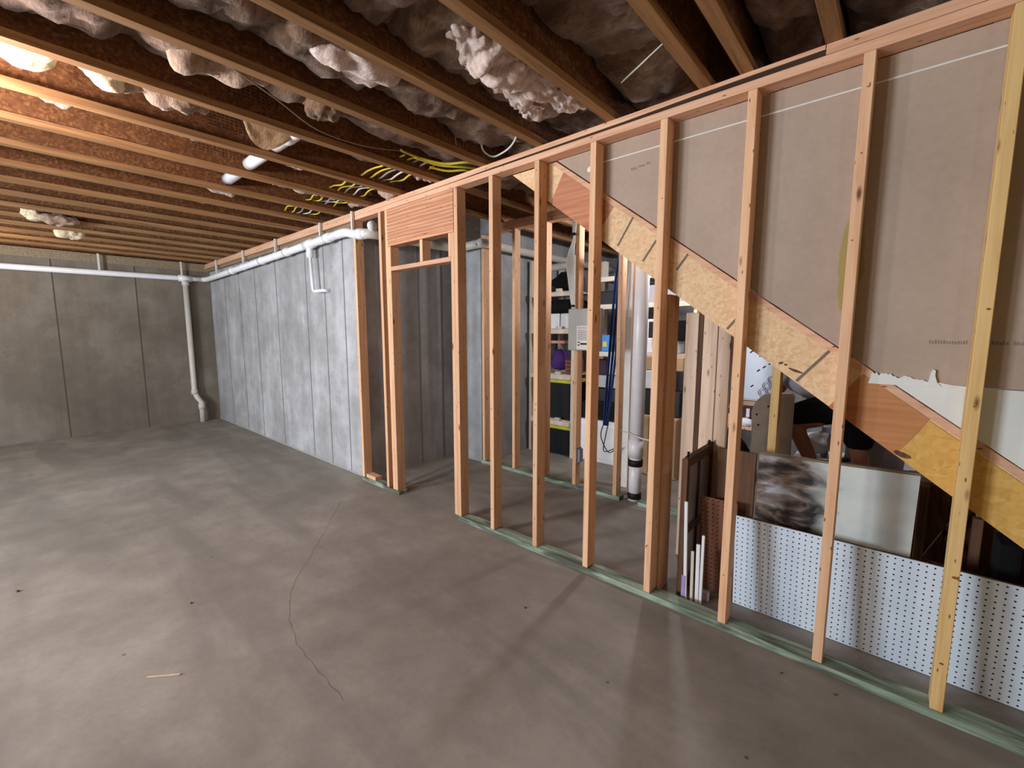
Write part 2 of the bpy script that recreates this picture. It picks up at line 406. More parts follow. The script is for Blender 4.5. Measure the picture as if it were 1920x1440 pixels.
for i, x in enumerate(jx):
    ye = 4.2 if x > -3.7 else .17
    a, b = x-.057, x
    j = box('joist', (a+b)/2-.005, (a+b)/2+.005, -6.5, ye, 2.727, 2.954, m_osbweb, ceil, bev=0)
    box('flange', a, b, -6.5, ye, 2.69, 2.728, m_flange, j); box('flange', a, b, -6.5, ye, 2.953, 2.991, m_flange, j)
    if i in (5, 6, 7):
        D = []
        for r in range(5):
            for q in range(14):
                y = -1.62+i*.04+q*.024
                D.append(((a+b)/2+.0045, y, 2.80+r*.018, (a+b)/2+.0056, y+random.uniform(.006, .018), 2.808+r*.018))
        boxes('printed_mark', D, m_print, j, bev=0)

# ------------------------------------------------------------------ insulation batts (one per joist bay)
order = ['nearest the camera side', 'second', 'third', 'fourth', 'fifth', 'sixth', 'seventh', 'eighth', 'ninth', 'tenth', 'eleventh', 'twelfth', 'thirteenth', 'fourteenth', 'fifteenth', 'sixteenth', 'seventeenth', 'eighteenth']
def batt(x0, x1, y0, y1, zb, amp, mat, seed, label, step=.035):
    nx = 12; ny = int((y1-y0)/step); V = []; F = []
    for jn in range(ny+1):
        y = y0+(y1-y0)*jn/ny
        pin = min(abs(((y+seed*.37) % .62)-.31), .31)
        for k in range(nx+1):
            u = k/nx; x = x0+(x1-x0)*u
            sag = math.sin(math.pi*min(max(u, .0), 1))**.5
            p = Vector((x*4.2, y*4.2, seed*9.1))
            d = (abs(noise.noise(p*1.3))*1.2+abs(noise.noise(p*2.9))*.8+abs(noise.noise(p*6.5))*.45)*1.6-1.1+.5*noise.noise(p*.8)
            cell = (y+seed*.37)/.52; ci = math.floor(cell); t_ = abs((cell-ci)*2-1)
            pil = (1-t_**5)*(.75+.5*noise.noise(Vector((ci*3.3, seed*1.7, .5))))
            rot_ = .05*noise.noise(Vector((ci*2.1, seed, u*2)))
            z = zb+.085-.115*sag**.8*pil-.02*sag - amp*(d*.75+.25*noise.noise(p*.35)) + rot_
            V.append((x, y, min(max(z, 2.70), 2.975)))
    for jn in range(ny+1):
        y = y0+(y1-y0)*jn/ny
        V.append((x0, y, 2.99)); V.append((x1, y, 2.99))
    b0 = (ny+1)*(nx+1)
    for jn in range(ny):
        for k in range(nx):
            a = jn*(nx+1)+k; F.append([a, a+nx+1, a+nx+2, a+1])
        a = jn*(nx+1); F.append([a, b0+2*jn, b0+2*jn+2, a+nx+1])
        c = a+nx; F.append([c, c+nx+1, b0+2*jn+3, b0+2*jn+1])
        F.append([b0+2*jn, b0+2*jn+1, b0+2*jn+3, b0+2*jn+2])
    F.append([k for k in range(nx+1)]+[b0+1, b0]); e = ny*(nx+1)
    F.append([e+k for k in range(nx+1)][::-1]+[b0+2*ny, b0+2*ny+1])
    o = raw('insulation_batt', V, F, mat, None, True)
    return tag(o, label, 'insulation', 'fibreglass batts between the joists')
xs = sorted([x for x in jx], reverse=True)
k = 0
for i in range(len(xs)-1):
    xr = xs[i]-.034; xl = xs[i+1]-.023
    if xs[i] > .8 or xr-xl < .15 or abs(xs[i]+.573) < .01: continue
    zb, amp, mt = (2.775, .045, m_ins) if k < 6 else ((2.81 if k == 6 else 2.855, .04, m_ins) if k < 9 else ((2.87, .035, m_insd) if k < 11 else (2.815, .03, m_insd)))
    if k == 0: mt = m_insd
    pos = order[min(k, 17)]
    lab = 'brown fibreglass batt in the joist bay at the top right corner' if k == 0 else 'brown fibreglass batt filling the %s joist bay counted from the top right corner' % pos
    ym = 4.15 if xl > -3.6 else .12
    if xs[i+1] < -8.6: continue
    batt(xl+.012, xr-.012, -3.6, ym, zb, amp, mt, i+1, lab)
    k += 1
CL = [
 ('big pale pink clump of torn insulation sagging between the near joists', (-1.52, -.60, 2.80), (.155, .42, .095), m_insp, 1, .34, 5),
 ('small pale lobe of insulation hanging right of the big torn clump', (-1.425, -.235, 2.765), (.07, .12, .05), m_insp, 2, .35, 4),
 ('ragged pale tail hanging at the lower tip of the torn clump', (-1.61, -.33, 2.745), (.075, .10, .05), m_insp, 3, .45, 4),
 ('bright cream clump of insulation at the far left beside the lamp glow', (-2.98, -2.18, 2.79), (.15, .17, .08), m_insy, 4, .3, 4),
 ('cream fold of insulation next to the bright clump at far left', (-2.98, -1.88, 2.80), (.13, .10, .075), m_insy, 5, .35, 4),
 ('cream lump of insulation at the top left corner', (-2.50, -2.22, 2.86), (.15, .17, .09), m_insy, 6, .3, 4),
 ('grey torn flap of insulation hanging under the long joist at upper left', (-2.50, -1.56, 2.80), (.11, .20, .08), m_insm, 7, .4, 4),
 ('fuzzy brown tuft of insulation where the thin string dips', (-2.50, -1.02, 2.80), (.13, .10, .10), m_ins, 8, .35, 4),
 ('pale lump of insulation above the third row of joists', (-3.47, -1.55, 2.84), (.14, .2, .09), m_insm, 10, .35, 4),
 ('pale scrap of insulation beside the upper white ceiling pipe', (-3.43, -.78, 2.82), (.1, .09, .085), m_insm, 11, .3, 3),
 ('white glowing scrap of insulation at the far left of the ceiling', (-6.75, -2.05, 2.74), (.12, .10, .07), m_insy, 12, .35, 3),
 ('torn white strip of insulation hanging near the distant lamp', (-6.68, -1.86, 2.70), (.08, .16, .07), m_insm, 13, .45, 3),
 ('cream tuft hanging over the beam near the distant lamp', (-7.35, -1.72, 2.68), (.10, .12, .07), m_insy, 14, .4, 3),
 ('brown tuft poking out behind the yellow cables by the top plate', (-2.92, .02, 2.80), (.16, .10, .09), m_insm, 15, .4, 3),
 ('grey tuft poking out under the joist right of the pipe hanger', (-3.95, .0, 2.80), (.16, .10, .09), m_insm, 16, .4, 3),
 ('pale scrap under the second visible long joist at left, near the lamp', (-3.42, -2.02, 2.80), (.12, .12, .08), m_insm, 18, .4, 3),
 ('long ragged pink scrap poking below the third long joist', (-3.02, -1.62, 2.79), (.11, .22, .07), m_insm, 19, .45, 4),
 ('pink scrap poking out beyond the paper flap, under the fifth joist', (-3.95, -.62, 2.79), (.10, .24, .06), m_insm, 20, .4, 3),
 ('pale scrap hanging below the sixth joist near the pipe', (-4.45, -.98, 2.79), (.10, .15, .07), m_insm, 21, .4, 3),
 ('brown scrap hanging between the far joists left of the pipe', (-4.95, -.85, 2.79), (.10, .14, .07), m_ins, 22, .4, 3),
 ('long pink scrap hanging under the joists above the pipe tee', (-3.95, -.30, 2.785), (.08, .2, .05), m_insm, 23, .4, 3),
 ('big cream lobe of insulation drooping at the top edge left of the torn clump', (-1.98, -1.12, 2.80), (.15, .22, .09), m_insp, 24, .25, 4),
 ('pinkish tuft of insulation above the top plate left of the door header', (-3.44, -.02, 2.79), (.16, .09, .09), m_insm, 17, .4, 3)]
for lab, loc, sz, mt, sd, am, sub in CL:
    sub = max(sub, 4) if max(sz) < .3 else 6
    tag(clump('insulation_clump', loc, sz, mt, None, sd, am, sub), lab, 'insulation', 'loose insulation clumps')
pp = thing('paper_flap', (-2.98, -1.16, 2.69), 'tan kraft paper flap hanging below a joist beside the white elbow', 'paper')
V = []; F = []; nx, ny = 8, 12
for jn in range(ny+1):
    for kx in range(nx+1):
        u = kx/nx; v_ = jn/ny; y = -1.32+.34*v_; dp = math.sin(math.pi*v_)**.7
        V.append((-2.86-.20*u*dp-.02, y, 2.80-.13*u*dp+.012*noise.noise(Vector((u*4, v_*6, 2)))))
n0 = len(V); V += [(a, b, c_+.006) for a, b, c_ in V]
for jn in range(ny):
    for kx in range(nx):
        a = jn*(nx+1)+kx; F.append([a, a+1, a+nx+2, a+nx+1]); F.append([n0+a, n0+a+nx+1, n0+a+nx+2, n0+a+1])
raw('sheet', V, F, m_kraft, pp, True)

# ------------------------------------------------------------------ front stud wall
sw = thing('stud_wall', (-1.3, .045, 0), 'long unfinished stud wall of pale pine with a door opening at its left', 'stud wall')
T = .038; D = .089
def stud(x, y0=0, y1=D, z0=.038, z1=2.61, mat=None, parent=None, w=T, jit=True, name='stud'):
    o = box(name, x, x+w, y0, y1, z0, z1, mat or m_stud, parent or sw, bev=.002)
    return o
for x, mt in ((-4.085, m_stud), (-3.635, m_stud), (-2.601, m_stud), (-2.23, m_stud), (-1.822, m_stud), (-1.411, m_stud), (-.998, m_stud), (-.592, m_stud), (-.184, m_stud), (.208, m_stud_y), (.615, m_stud_y), (1.02, m_stud_y), (1.43, m_stud_y)):
    stud(x, mat=mt)
stud(-3.53, name='king_stud'); stud(-3.491, z1=2.29, name='jack_stud'); stud(-2.64, z1=2.29, name='jack_stud')
box('bottom_plate', -4.108, -3.43, -.002, D, 0, .037, m_treated, sw)
box('bottom_plate', -2.604, 2.6, -.002, D, 0, .037, m_treated, sw)
box('top_plate', -4.1, 2.6, 0, D, 2.611, 2.649, m_plate, sw, bev=.002)
# upper plate: bowed, its lower front arris is bark wane
V = []; F = []; xsn = [-4.1, -3.4, -2.6, -2.2, -1.7, -1.2, -.8, -.5, -.312]
for i, x in enumerate(xsn):
    g = (.000, .000, .002, .008, .010, .012, .019, .021, .022)[i]; dpt = (.0, .0, .006, .02, .022, .03, .04, .045, .045)[i]
    V += [(x, 0, 2.6505+g), (x, 0, 2.69), (x, D, 2.69), (x, D, 2.6505), (x, dpt+.001, 2.6505)]
for i in range(len(xsn)-1):
    a = 5*i; b = a+5
    for q in range(5): F.append([a+q, a+(q+1) % 5, b+(q+1) % 5, b+q])
F += [[4, 3, 2, 1, 0], [len(V)-5+q for q in range(5)]]
up = raw('top_plate', V, F, m_plate, sw); up.data.materials.append(m_bark)
for i, p in enumerate(up.data.polygons):
    if i % 5 == 4 and i > 8 and i < 40: p.material_index = 1
box('top_plate', -.309, 2.6, -.001, D, 2.6505, 2.69, m_plate, sw, bev=.002)
box('header', -3.49, -2.602, -.004, .034, 2.33, 2.609, m_header, sw, bev=.002)
box('header', -3.49, -2.602, .055, .089, 2.33, 2.609, m_header, sw, bev=.002)
box('header_cap', -3.49, -2.602, -.004, D, 2.291, 2.329, m_header, sw, bev=.002)
box('door_head', -3.453, -2.64, -.001, D, 2.076, 2.112, m_plate, sw, bev=.002)
box('cripple', -3.032, -2.994, .002, .087, 2.113, 2.29, m_stud, sw); box('cripple', -2.672, -2.642, .002, .087, 2.113, 2.29, m_stud, sw)
tag(box('wood_offcut', -4.03, -3.86, .01, .085, .038, .075, m_plate), 'short wood offcut lying on the plate behind the first stud', 'wood')
# knots standing slightly proud on near studs
STUDS = [o for o in sw.children if o.name.startswith('stud')]
def knot(x, z, r, y=-.0005, mat=None):
    par = min(STUDS, key=lambda o: abs(wl(o).x-x))
    V = []; n_ = 10
    for q in range(n_):
        a = 2*math.pi*q/n_; V.append((x+r*math.cos(a), y, z+r*.62*math.sin(a)))
    V += [(a, b+.002, c_) for a, b, c_ in V]
    raw('knot', V, [list(range(n_))]+[[q, q+n_, (q+1) % n_+n_, (q+1) % n_] for q in range(n_)], m_knot, par)
m_knot = wood('knot', (140, 88, 48), (84, 46, 24), 0, knots=False)
for x, z, r_ in ((.233, .60, .009), (.226, .24, .007), (.233, 1.61, .006), (.228, 1.26, .004), (-.163, 2.48, .004), (-.165, 2.235, .004), (-.17, 1.90, .004), (-.975, 2.22, .004), (-.985, .32, .005), (-.575, .30, .004), (-2.215, .2, .006), (-1.39, 1.66, .006), (-2.22, 1.96, .005)):
    knot(x, z, r_)

# ------------------------------------------------------------------ stairwell drywall + stringer
def zb(x): return 2.3-.7476*(x+1.682)
def zt(x): return 2.316-.7557*(x+1.376)
dw = thing('wall_stairwell', (-.2, .14, 1.0), 'drywall stairwell wall behind the studs, brown paper sheet over a white one', 'wall', kind='structure')
ZS = 1.322
xA = -1.376-(2.612-2.316)/.7557
def xz(z): return -1.376-(z-2.316)/.7557
prism_xz('drywall_sheet', [(xz(2.568), 2.610), (2.6, 2.610), (2.6, ZS), (xz(ZS-.043), ZS)], .0925, .105, m_dry, dw)
prism_xz('drywall_sheet', [(xz(ZS-.047), ZS-.004), (2.6, ZS-.004), (2.6, .2), (xz(.157), .2)], .0915, .105, m_edge, dw)
pts = []
for q in range(40):
    x = -.07+.29*q/39
    pts.append((x, ZS-.004+.06*(1-q/39)**1.2*(.7+.5*noise.noise(Vector((q*.23, 1, 1)))+.25*noise.noise(Vector((q*.83, 4, 1))))+.004))
pts2 = [(.104, 1.338), (.108, 1.372), (.114, 1.385), (.121, 1.38), (.121, 1.36), (.128, 1.334)]
prism_xz('torn_paper', [(-.08, 1.315)]+pts+[(.22, 1.312)], .084, .0922, m_edge, dw)
prism_xz('torn_paper', [(.095, 1.32)]+pts2+[(.14, 1.32)], .080, .0922, m_edge, dw)
box('white_bead', -1.44, 2.6, .0885, .0925, 2.517, 2.525, m_wht, dw, bev=.001)
clump('compound_blob', (-1.46, .085, 2.50), (.028, .012, .02), m_edge, dw, 3, .3, 2); clump('compound_blob', (-1.40, .085, 2.425), (.022, .012, .018), m_edge, dw, 4, .3, 2)
box('plaster_dab', -.168, -.158, .088, .0925, 2.535, 2.56, m_edge, dw)
def ink(txt, x, y, z, size, mat, parent, rot=(math.pi/2, 0, 0), squash=1.0):
    cu = bpy.data.curves.new('lettering', 'FONT'); cu.body = txt; cu.size = size; cu.extrude = .0003; cu.materials.append(mat)
    tmp = bpy.data.objects.new('tmp', cu); C.objects.link(tmp); bpy.context.view_layer.update()
    me = bpy.data.meshes.new_from_object(tmp.evaluated_get(bpy.context.evaluated_depsgraph_get())); bpy.data.objects.remove(tmp)
    o = bpy.data.objects.new('lettering', me); C.objects.link(o); o.parent = parent; o.location = Vector((x, y, z))-wl(parent); o.rotation_euler = rot; o.scale = (squash, 1, 1)
    return o
m_faint = plain('faint_ink', (140, 122, 108), .95)
for a0, a1, z in ((.093, .135, 1.484), (.142, .20, 1.483), (.26, .30, 1.482), (.315, .38, 1.481), (-1.20, -1.165, 2.433), (-1.155, -1.12, 2.438), (-1.11, -1.085, 2.443)):
    L = []; x = a0
    while x < a1:
        wdt = random.uniform(.003, .007); L.append((x, .0918, z, x+wdt, .0926, z+random.uniform(.010, .015))); x += wdt+.003
    boxes('faded_print', L, m_faint, dw, bev=0)

sc_ = thing('staircase', (-.4, .6, 0), 'closed wooden staircase with an exposed strand board stringer behind the studs', 'staircase')
xl_, xr_ = -2.03, 2.2
def ztop(x): return min(zt(x), 2.608)
P_ = [(-2.09, 2.606), (xz(2.606), 2.606), (1.58, zt(1.58)), (1.78, 0.0), (1.4, 0.0), (1.32, zb(1.32))]
P_ = [(-2.085, 2.606), (xz(2.606), 2.606), (1.65, max(zt(1.65), .05)), (1.65, 0), (1.393, 0)]
st = prism_xz('stringer', P_, .091, .116, m_osbs, sc_)
prism_xz('stringer', [(a, b) for a, b in P_], 1.06, 1.095, m_osbs, sc_)
# top strip standing above the stringer
prism_xz('edge_strip', [(xz(2.606)+.0, 2.604), (xz(2.606)+.045, 2.604), (1.6, zt(1.6)+.042), (1.6, zt(1.6)+.004)], .0905, .105, m_plate, sc_)
def band(x0, x1, t0, t1, y0, y1, mat, nm):
    # slanted-cut patch on the stringer face: t = 0 lower edge, 1 upper edge
    def pt(x, t_): return (x, zb(x)+(zt(x)-zb(x))*t_)
    return prism_xz(nm, [pt(x0[0], t0), pt(x0[1], t1), pt(x1[1], t1), pt(x1[0], t0)], y0, y1, mat, sc_)
band((-1.76, -1.66), (-1.42, -1.30), .01, .99, .0895, .0912, m_ply, 'plywood_patch')
band((-.21, -.10), (.03, .12), .0, 1.0, .0885, .0912, m_plyo, 'plywood_patch')
band((.03, .12), (1.6, 1.62), .01, .97, .0865, .0912, m_osby, 'board_patch')
for (a, b, c_, d_) in ((-1.27, 2.03, -1.178, 2.177), (-1.112, 1.925, -1.038, 2.03), (-.919, 1.86, -.861, 1.937), (-.65, 1.545, -.606, 1.6), (-.338, 1.305, -.223, 1.447), (-.144, 1.26, -.074, 1.334)):
    d0 = Vector((c_-a, d_-b)).normalized(); s0 = Vector((-d0.y, d0.x))*.006
    prism_xz('glue_line', [(a-s0.x, b-s0.y), (c_-s0.x, d_-s0.y), (c_+s0.x, d_+s0.y), (a+s0.x, b+s0.y)], .0899, .0912, m_mark, sc_)
for (x, z, sx, sz, rr) in ((-.345, 1.352, .032, .006, -.35), (-.405, 1.385, .010, .006, .2), (-.385, 1.378, .007, .005, 0), (.05, 1.028, .030, .011, -.35)):
    V = []
    for q in range(8):
        a = 2*math.pi*q/8; u = sx*math.cos(a)*(1+.25*math.sin(3*a)); v_ = sz*math.sin(a)
        V.append((x+u*math.cos(rr)-v_*math.sin(rr), z+u*math.sin(rr)+v_*math.cos(rr)))
    prism_xz('bark_void', V, .0858 if x > 0 else .0898, .0912, m_old, sc_)
nst = 14; rise = .19; run = .2515
for i in range(12):
    x1 = 1.62-run*i; z = .15+rise*i
    if z > 2.45: break
    box('tread', x1-run-.02, x1, .134, 1.058, z-.03, z, m_plyo, sc_); box('riser', x1-run-.012, x1-run, .134, 1.058, z, z+rise-.03, m_ply, sc_)

# post and planks under the stair
tag(box('timber_post', -.988, -.952, .10, .242, 0, 1.735, m_stud), 'upright timber post standing against the back of a stud under the stair', 'post')
for (x0, x1, y, zt_, lab) in ((-1.045, -.965, .62, 1.655, 'leftmost loose upright plank under the stair stringer'), (-.932, -.847, .62, 1.66, 'middle loose upright plank under the stair stringer'), (-.841, -.768, .62, 1.60, 'right loose upright plank under the stair stringer')):
    o = box('plank', x0, x1, y, y+.036, 0, zt_, m_plank); tag(o, lab, 'plank', 'loose planks under the stair')
tag(box('timber_post', -.535, -.492, .62, .70, 0, 1.42, m_stud_y), 'thin upright support post in front of the person', 'post')
box_p = box('gap_strip', -.965, -.935, .623, .656, 0, 1.64, m_old); tag(box_p, 'dark filler strip standing for the shaded gap between the loose planks', 'plank')  # dark filler: shade of the gap between two planks, put into the colour

# ------------------------------------------------------------------ pegboards
def pegboard(name, x0, x1, y_b, y_t, z1, mat, label, vis=True, pitch=.0254, r=.0038):
    nx = int((x1-x0)/pitch); nz = int(z1/pitch); px = (x1-x0)/nx; pz = z1/nz
    V = []; F = []; F2 = []; idx = {}
    def vert(x, z, off):
        kk = (round(x, 5), round(z, 5), off)
        if kk not in idx:
            u = z/z1; idx[kk] = len(V); V.append((x, y_b+(y_t-y_b)*u+off, z+.003))
        return idx[kk]
    for off, flip in ((0, False), (.0045, True)):
        for i in range(nx):
            for j_ in range(nz):
                cx = x0+(i+.5)*px; cz = (j_+.5)*pz
                outer = [vert(cx+sx*px/2, cz+sz*pz/2, off) for sx, sz in ((1, 0), (1, 1), (0, 1), (-1, 1), (-1, 0), (-1, -1), (0, -1), (1, -1))]
                inner = []
                for q in range(8):
                    a = math.pi/4*q; inner.append(vert(cx+r*math.cos(a), cz+r*math.sin(a), off))
                for q in range(8):
                    f = [outer[q], outer[(q+1) % 8], inner[(q+1) % 8], inner[q]]; F.append(f if not flip else f[::-1])
                if not flip:
                    for q in range(8):
                        a = math.pi/4*q; b = math.pi/4*(q+1)
                        F2.append([inner[q], inner[(q+1) % 8], vert(cx+r*math.cos(b), cz+r*math.sin(b), .0045), vert(cx+r*math.cos(a), cz+r*math.sin(a), .0045)])
    o = raw(name, V, F+F2, mat); o.data.materials.append(m_hole)  # hole walls coloured near black, standing for the shade inside
    n1 = len(F)
    for i, p in enumerate(o.data.polygons):
        if i >= n1: p.material_index = 1
    return tag(o, label, 'pegboard')
pegboard('pegboard', -.592, .83, .285, .235, .533, m_peg, 'long white pegboard standing on edge behind the bottom plate')
pegboard('pegboard', -.80, -.60, .34, .30, .575, m_pegb, 'narrow brown pegboard standing left of the white pegboard')
tag(box('backing_sheet', -.78, .83, .345, .349, 0, .50, m_old), 'dark brown backing sheet added behind the holes of the white pegboard', 'board')  # added dark backing so the peg holes read dark
# painted board
pb = thing('painted_board', (-.2, .38, 0), 'large smeared white, brown and black painted board standing behind the white pegboard', 'board')
Mb = Matrix.Rotation(0, 4, 'X')
V = [(-.53, .37, 0), (.112, .37, 0), (.125, .355, .885), (-.52, .355, .865)]; V += [(a, b+.02, c_) for a, b, c_ in V]
raw('face', V, [[0, 1, 2, 3], [7, 6, 5, 4], [0, 4, 5, 1], [1, 5, 6, 2], [2, 6, 7, 3], [3, 7, 4, 0]], m_art, pb)
prism_xz('top_edge', [(-.52, .866), (.125, .886), (.125, .898), (-.52, .878)], .352, .378, m_sill, pb)
db = box('dark_board', -.74, -.54, .38, .40, 0, .86, m_old); tag(db, 'dark brown board standing left of the painted board', 'board')
# leaning old window frame seen edge on
wf = thing('window_sash', (-.85, .4, 0), 'old dark brown wooden window sash leaning edge-on behind the studs', 'window sash')
x0, x1 = -.868, -.835
box('stile', x0, x1, .165, .205, 0, .815, m_old, wf); box('stile', x0, x1, .60, .65, 0, .835, m_old, wf)
box('rail', x0, x1, .205, .60, .765, .82, m_oldy, wf); box('rail', x0, x1, .205, .60, 0, .08, m_oldy, wf); box('rail', x0, x1, .205, .60, .36, .40, m_oldy, wf)
box('muntin', x0+.006, x1-.006, .39, .41, .08, .765, m_old, wf)
box('pane', x0+.012, x1-.016, .205, .60, .08, .765, m_clear, wf, bev=0)
for yy in (.21, .58): tube('hinge_pin', [(-.85, yy, .82), (-.85, yy, .85)], .007, m_black, wf, 8)
for i, (x, y, z1, tx, wd, lab, mt) in enumerate(((-.822, .125, .585, -.02, .018, 'tall white plastic strip leaning against the old sash', m_white), (-.784, .14, .30, -.012, .016, 'short dusty white strip left of the bundle under the stair', m_white_wood), (-.760, .15, .345, -.01, .020, 'middle short white strip with a chipped top', m_white), (-.735, .15, .405, .0, .015, 'slim white strip at the right of the short bundle', m_white))):
    o = box('trim_strip', x, x+wd, y, y+.012, 0, z1, mt); o.rotation_euler = (0, tx*1.5, 0)
    tag(o, lab, 'strip', 'white trim strips')
tag(box('trim_strip', -.826, -.804, .1225, .1245, 0, .15, m_lav), 'lavender plastic wrap at the foot of the tall white strip', 'wrap')
tag(box('white_block', -.755, -.70, .20, .23, 0, .05, m_white), 'small white block at the foot of the white strips', 'block')

# ------------------------------------------------------------------ drain pipes
dp = thing('drain_pipe', (-6, 0, 2.4), 'long white plastic drain pipe along the top of both concrete walls', 'pipe')
R = .041
tube('pipe_run', [(-8.98, -6.4, 2.36), (-8.98, -.3, 2.425), (-8.97, -.06, 2.425)], R, m_pvc, dp, 16)
tube('pipe_run', [(-8.97, -.07, 2.425), (-8.90, -.025, 2.425), (-8.7, -.02, 2.428), (-4.35, -.02, 2.515)], R, m_pvc, dp, 16)
tube('pipe_run', [(-4.36, -.02, 2.515), (-4.18, -.02, 2.512), (-4.02, -.005, 2.475), (-3.86, .02, 2.462)], R*1.05, m_pvc, dp, 16, n=5)
tube('coupling', [(-3.99, .0, 2.472), (-3.9, .015, 2.464)], R*1.28, m_pvc, dp, 16)
tube('pipe_run', [(-3.9, .02, 2.463), (-3.84, .05, 2.462), (-3.83, .25, 2.465), (-3.84, 1.0, 2.475), (-3.72, 1.14, 2.485), (-3.52, 1.18, 2.495), (-3.48, 1.3, 2.5), (-3.48, 2.9, 2.50), (-3.48, 4.1, 2.52)], R*1.15, m_pvcy, dp, 16, n=3)
for x, y, z in ((-6.4, -.02, 2.474), (-5.6, -.02, 2.49), (-7.6, -.02, 2.45), (-4.55, -.02, 2.511)):
    tube('coupling', [(x-.05, y, z), (x+.05, y, z+.001)], R*1.22, m_pvc, dp, 16)
tube('tee', [(-8.98, -.40, 2.423), (-8.98, -.22, 2.425)], R*1.25, m_pvc, dp, 16)
tube('downpipe', [(-8.98, -.31, 2.41), (-8.98, -.31, .52), (-8.96, -.28, .42), (-8.93, -.235, .34), (-8.93, -.235, 0)], R, m_pvcy, dp, 16)
tube('coupling', [(-8.98, -.31, 2.39), (-8.98, -.31, 2.31)], R*1.25, m_pvcy, dp, 16); tube('coupling', [(-8.98, -.31, .56), (-8.98, -.31, .48)], R*1.2, m_pvcy, dp, 16); tube('coupling', [(-8.93, -.235, .32), (-8.93, -.235, .22)], R*1.2, m_pvcy, dp, 16)
tube('tee', [(-5.08, -.02, 2.5), (-4.90, -.02, 2.504)], R*1.25, m_pvc, dp, 16)
tube('branch_pipe', [(-4.99, -.02, 2.49), (-4.99, -.02, 2.36)], R*.9, m_pvc, dp, 14)
tube('branch_pipe', [(-4.99, -.02, 2.37), (-4.96, -.02, 2.04), (-4.955, -.02, 2.005), (-4.92, -.02, 1.985), (-4.76, -.02, 1.985)], .017, m_pvc, dp, 12)
tube('branch_pipe', [(-4.76, -.02, 1.985), (-4.735, .02, 1.985), (-4.735, .07, 1.985)], .017, m_pvc, dp, 12)
for x in (-8.35, -7.1, -5.93, -4.72, -4.05): box('hanger', x-.012, x+.012, -.032, -.008, 2.44+(.07 if x > -7 else .03), 2.69, m_wht, dp)
for x in (-7.1, -5.93, -4.72, -3.80): tube('hanger_band', [(x-.012, -.02 if x < -4 else .04, 2.428+(x+8.7)*.02), (x+.012, -.02 if x < -4 else .04, 2.428+(x+8.7)*.02)], R*1.15, m_pvc, dp, 16)
for y in (-3.3, -1.35, -.35): box('hanger', -8.99, -8.97, y-.012, y+.012, 2.44, 2.69, m_wht, dp)
# ceiling pipe crossing bays
cpz = thing('ceiling_pipe', (-3.4, -1.0, 2.8), 'white plastic pipe with an elbow passing through the joists above the paper flap', 'pipe')
tube('pipe_run', [(-4.35, -1.0, 2.785), (-2.95, -1.0, 2.785)], .042, m_pvc, cpz, 16)
tube('elbow', [(-2.99, -1.0, 2.785), (-2.90, -.99, 2.785), (-2.83, -.93, 2.79), (-2.82, -.8, 2.795)], .046, m_pvc, cpz, 16, n=4)
tube('coupling', [(-3.08, -1.0, 2.785), (-2.98, -1.0, 2.785)], .050, m_pvc, cpz, 16)
tube('elbow', [(-2.82, -.8, 2.795), (-2.82, -.68, 2.795)], .03, m_pvc, cpz, 12)
# stand pipe
sp_ = thing('standpipe', (-1.70, 1.33, 0), 'tall white waste stack with black tape bands rising beside the second stud wall', 'pipe')
tube('pipe_run', [(-1.71, 1.36, .0), (-1.71, 1.36, .40)], .056, m_pvc, sp_, 20); tube('pipe_run', [(-1.71, 1.36, .40), (-1.70, 1.36, 2.7)], .062, m_pvc, sp_, 20)
tube('collar', [(-1.71, 1.36, .42), (-1.71, 1.36, .56)], .068, m_pvc, sp_, 20)
tube('tape_band', [(-1.71, 1.36, .325), (-1.71, 1.36, .385)], .0655, m_tape, sp_, 20); tube('tape_band', [(-1.71, 1.36, .02), (-1.71, 1.36, .075)], .061, m_tape, sp_, 20)
tube('clip', [(-1.86, 1.30, .64), (-1.75, 1.285, .635), (-1.62, 1.29, .60), (-1.42, 1.30, .585)], .006, m_wht, sp_, 8)

# ------------------------------------------------------------------ second stud wall, panel, cables, strap
s2 = thing('stud_wall', (-2.7, 1.285, 0), 'short stud wall further back, beyond the door opening', 'stud wall')
for x in (-3.56, -3.10, -2.69, -2.312, -1.87): stud(x, 1.24, 1.329, .038, 2.60, m_stud, s2)
stud(-1.835, 1.45, 1.54, 0, 2.60, m_stud, s2)
box('bottom_plate', -3.58, -1.80, 1.238, 1.33, 0, .037, m_treated, s2); box('top_plate', -3.36, -1.5, 1.24, 1.33, 2.602, 2.64, m_plate, s2); box('top_plate', -3.36, -1.5, 1.24, 1.33, 2.642, 2.688, m_plate, s2)
box('bottom_plate', -1.62, -1.2, 1.238, 1.33, 0, .037, m_treated, s2)
ep = thing('electrical_box', (-2.25, 1.2, 1.35), 'grey metal electrical box with a white notice mounted on the back stud', 'electrical box')
box('case', -2.315, -2.01, 1.14, 1.239, 1.365, 1.745, m_grey, ep, bev=.004); box('cover', -2.31, -2.015, 1.132, 1.14, 1.37, 1.74, m_grey, ep, bev=.002)
nt = box('notice', -2.215, -2.045, 1.1295, 1.132, 1.375, 1.59, m_label, ep, bev=0)
ink('NOTICE', -2.203, 1.129, 1.562, .026, m_inkr, nt)
L = [(-2.205, 1.1288, 1.545-i*.012, -2.205+random.uniform(.11, .15), 1.1296, 1.5485-i*.012) for i in range(8)]
boxes('printed_mark', L, m_ink, nt, bev=0); boxes('printed_mark', [(-2.205, 1.1288, 1.41, -2.18, 1.1296, 1.42), (-2.205, 1.1288, 1.435, -2.18, 1.1296, 1.445), (-2.175, 1.1288, 1.418, -2.095, 1.1296, 1.434)], m_ink, nt, bev=0)
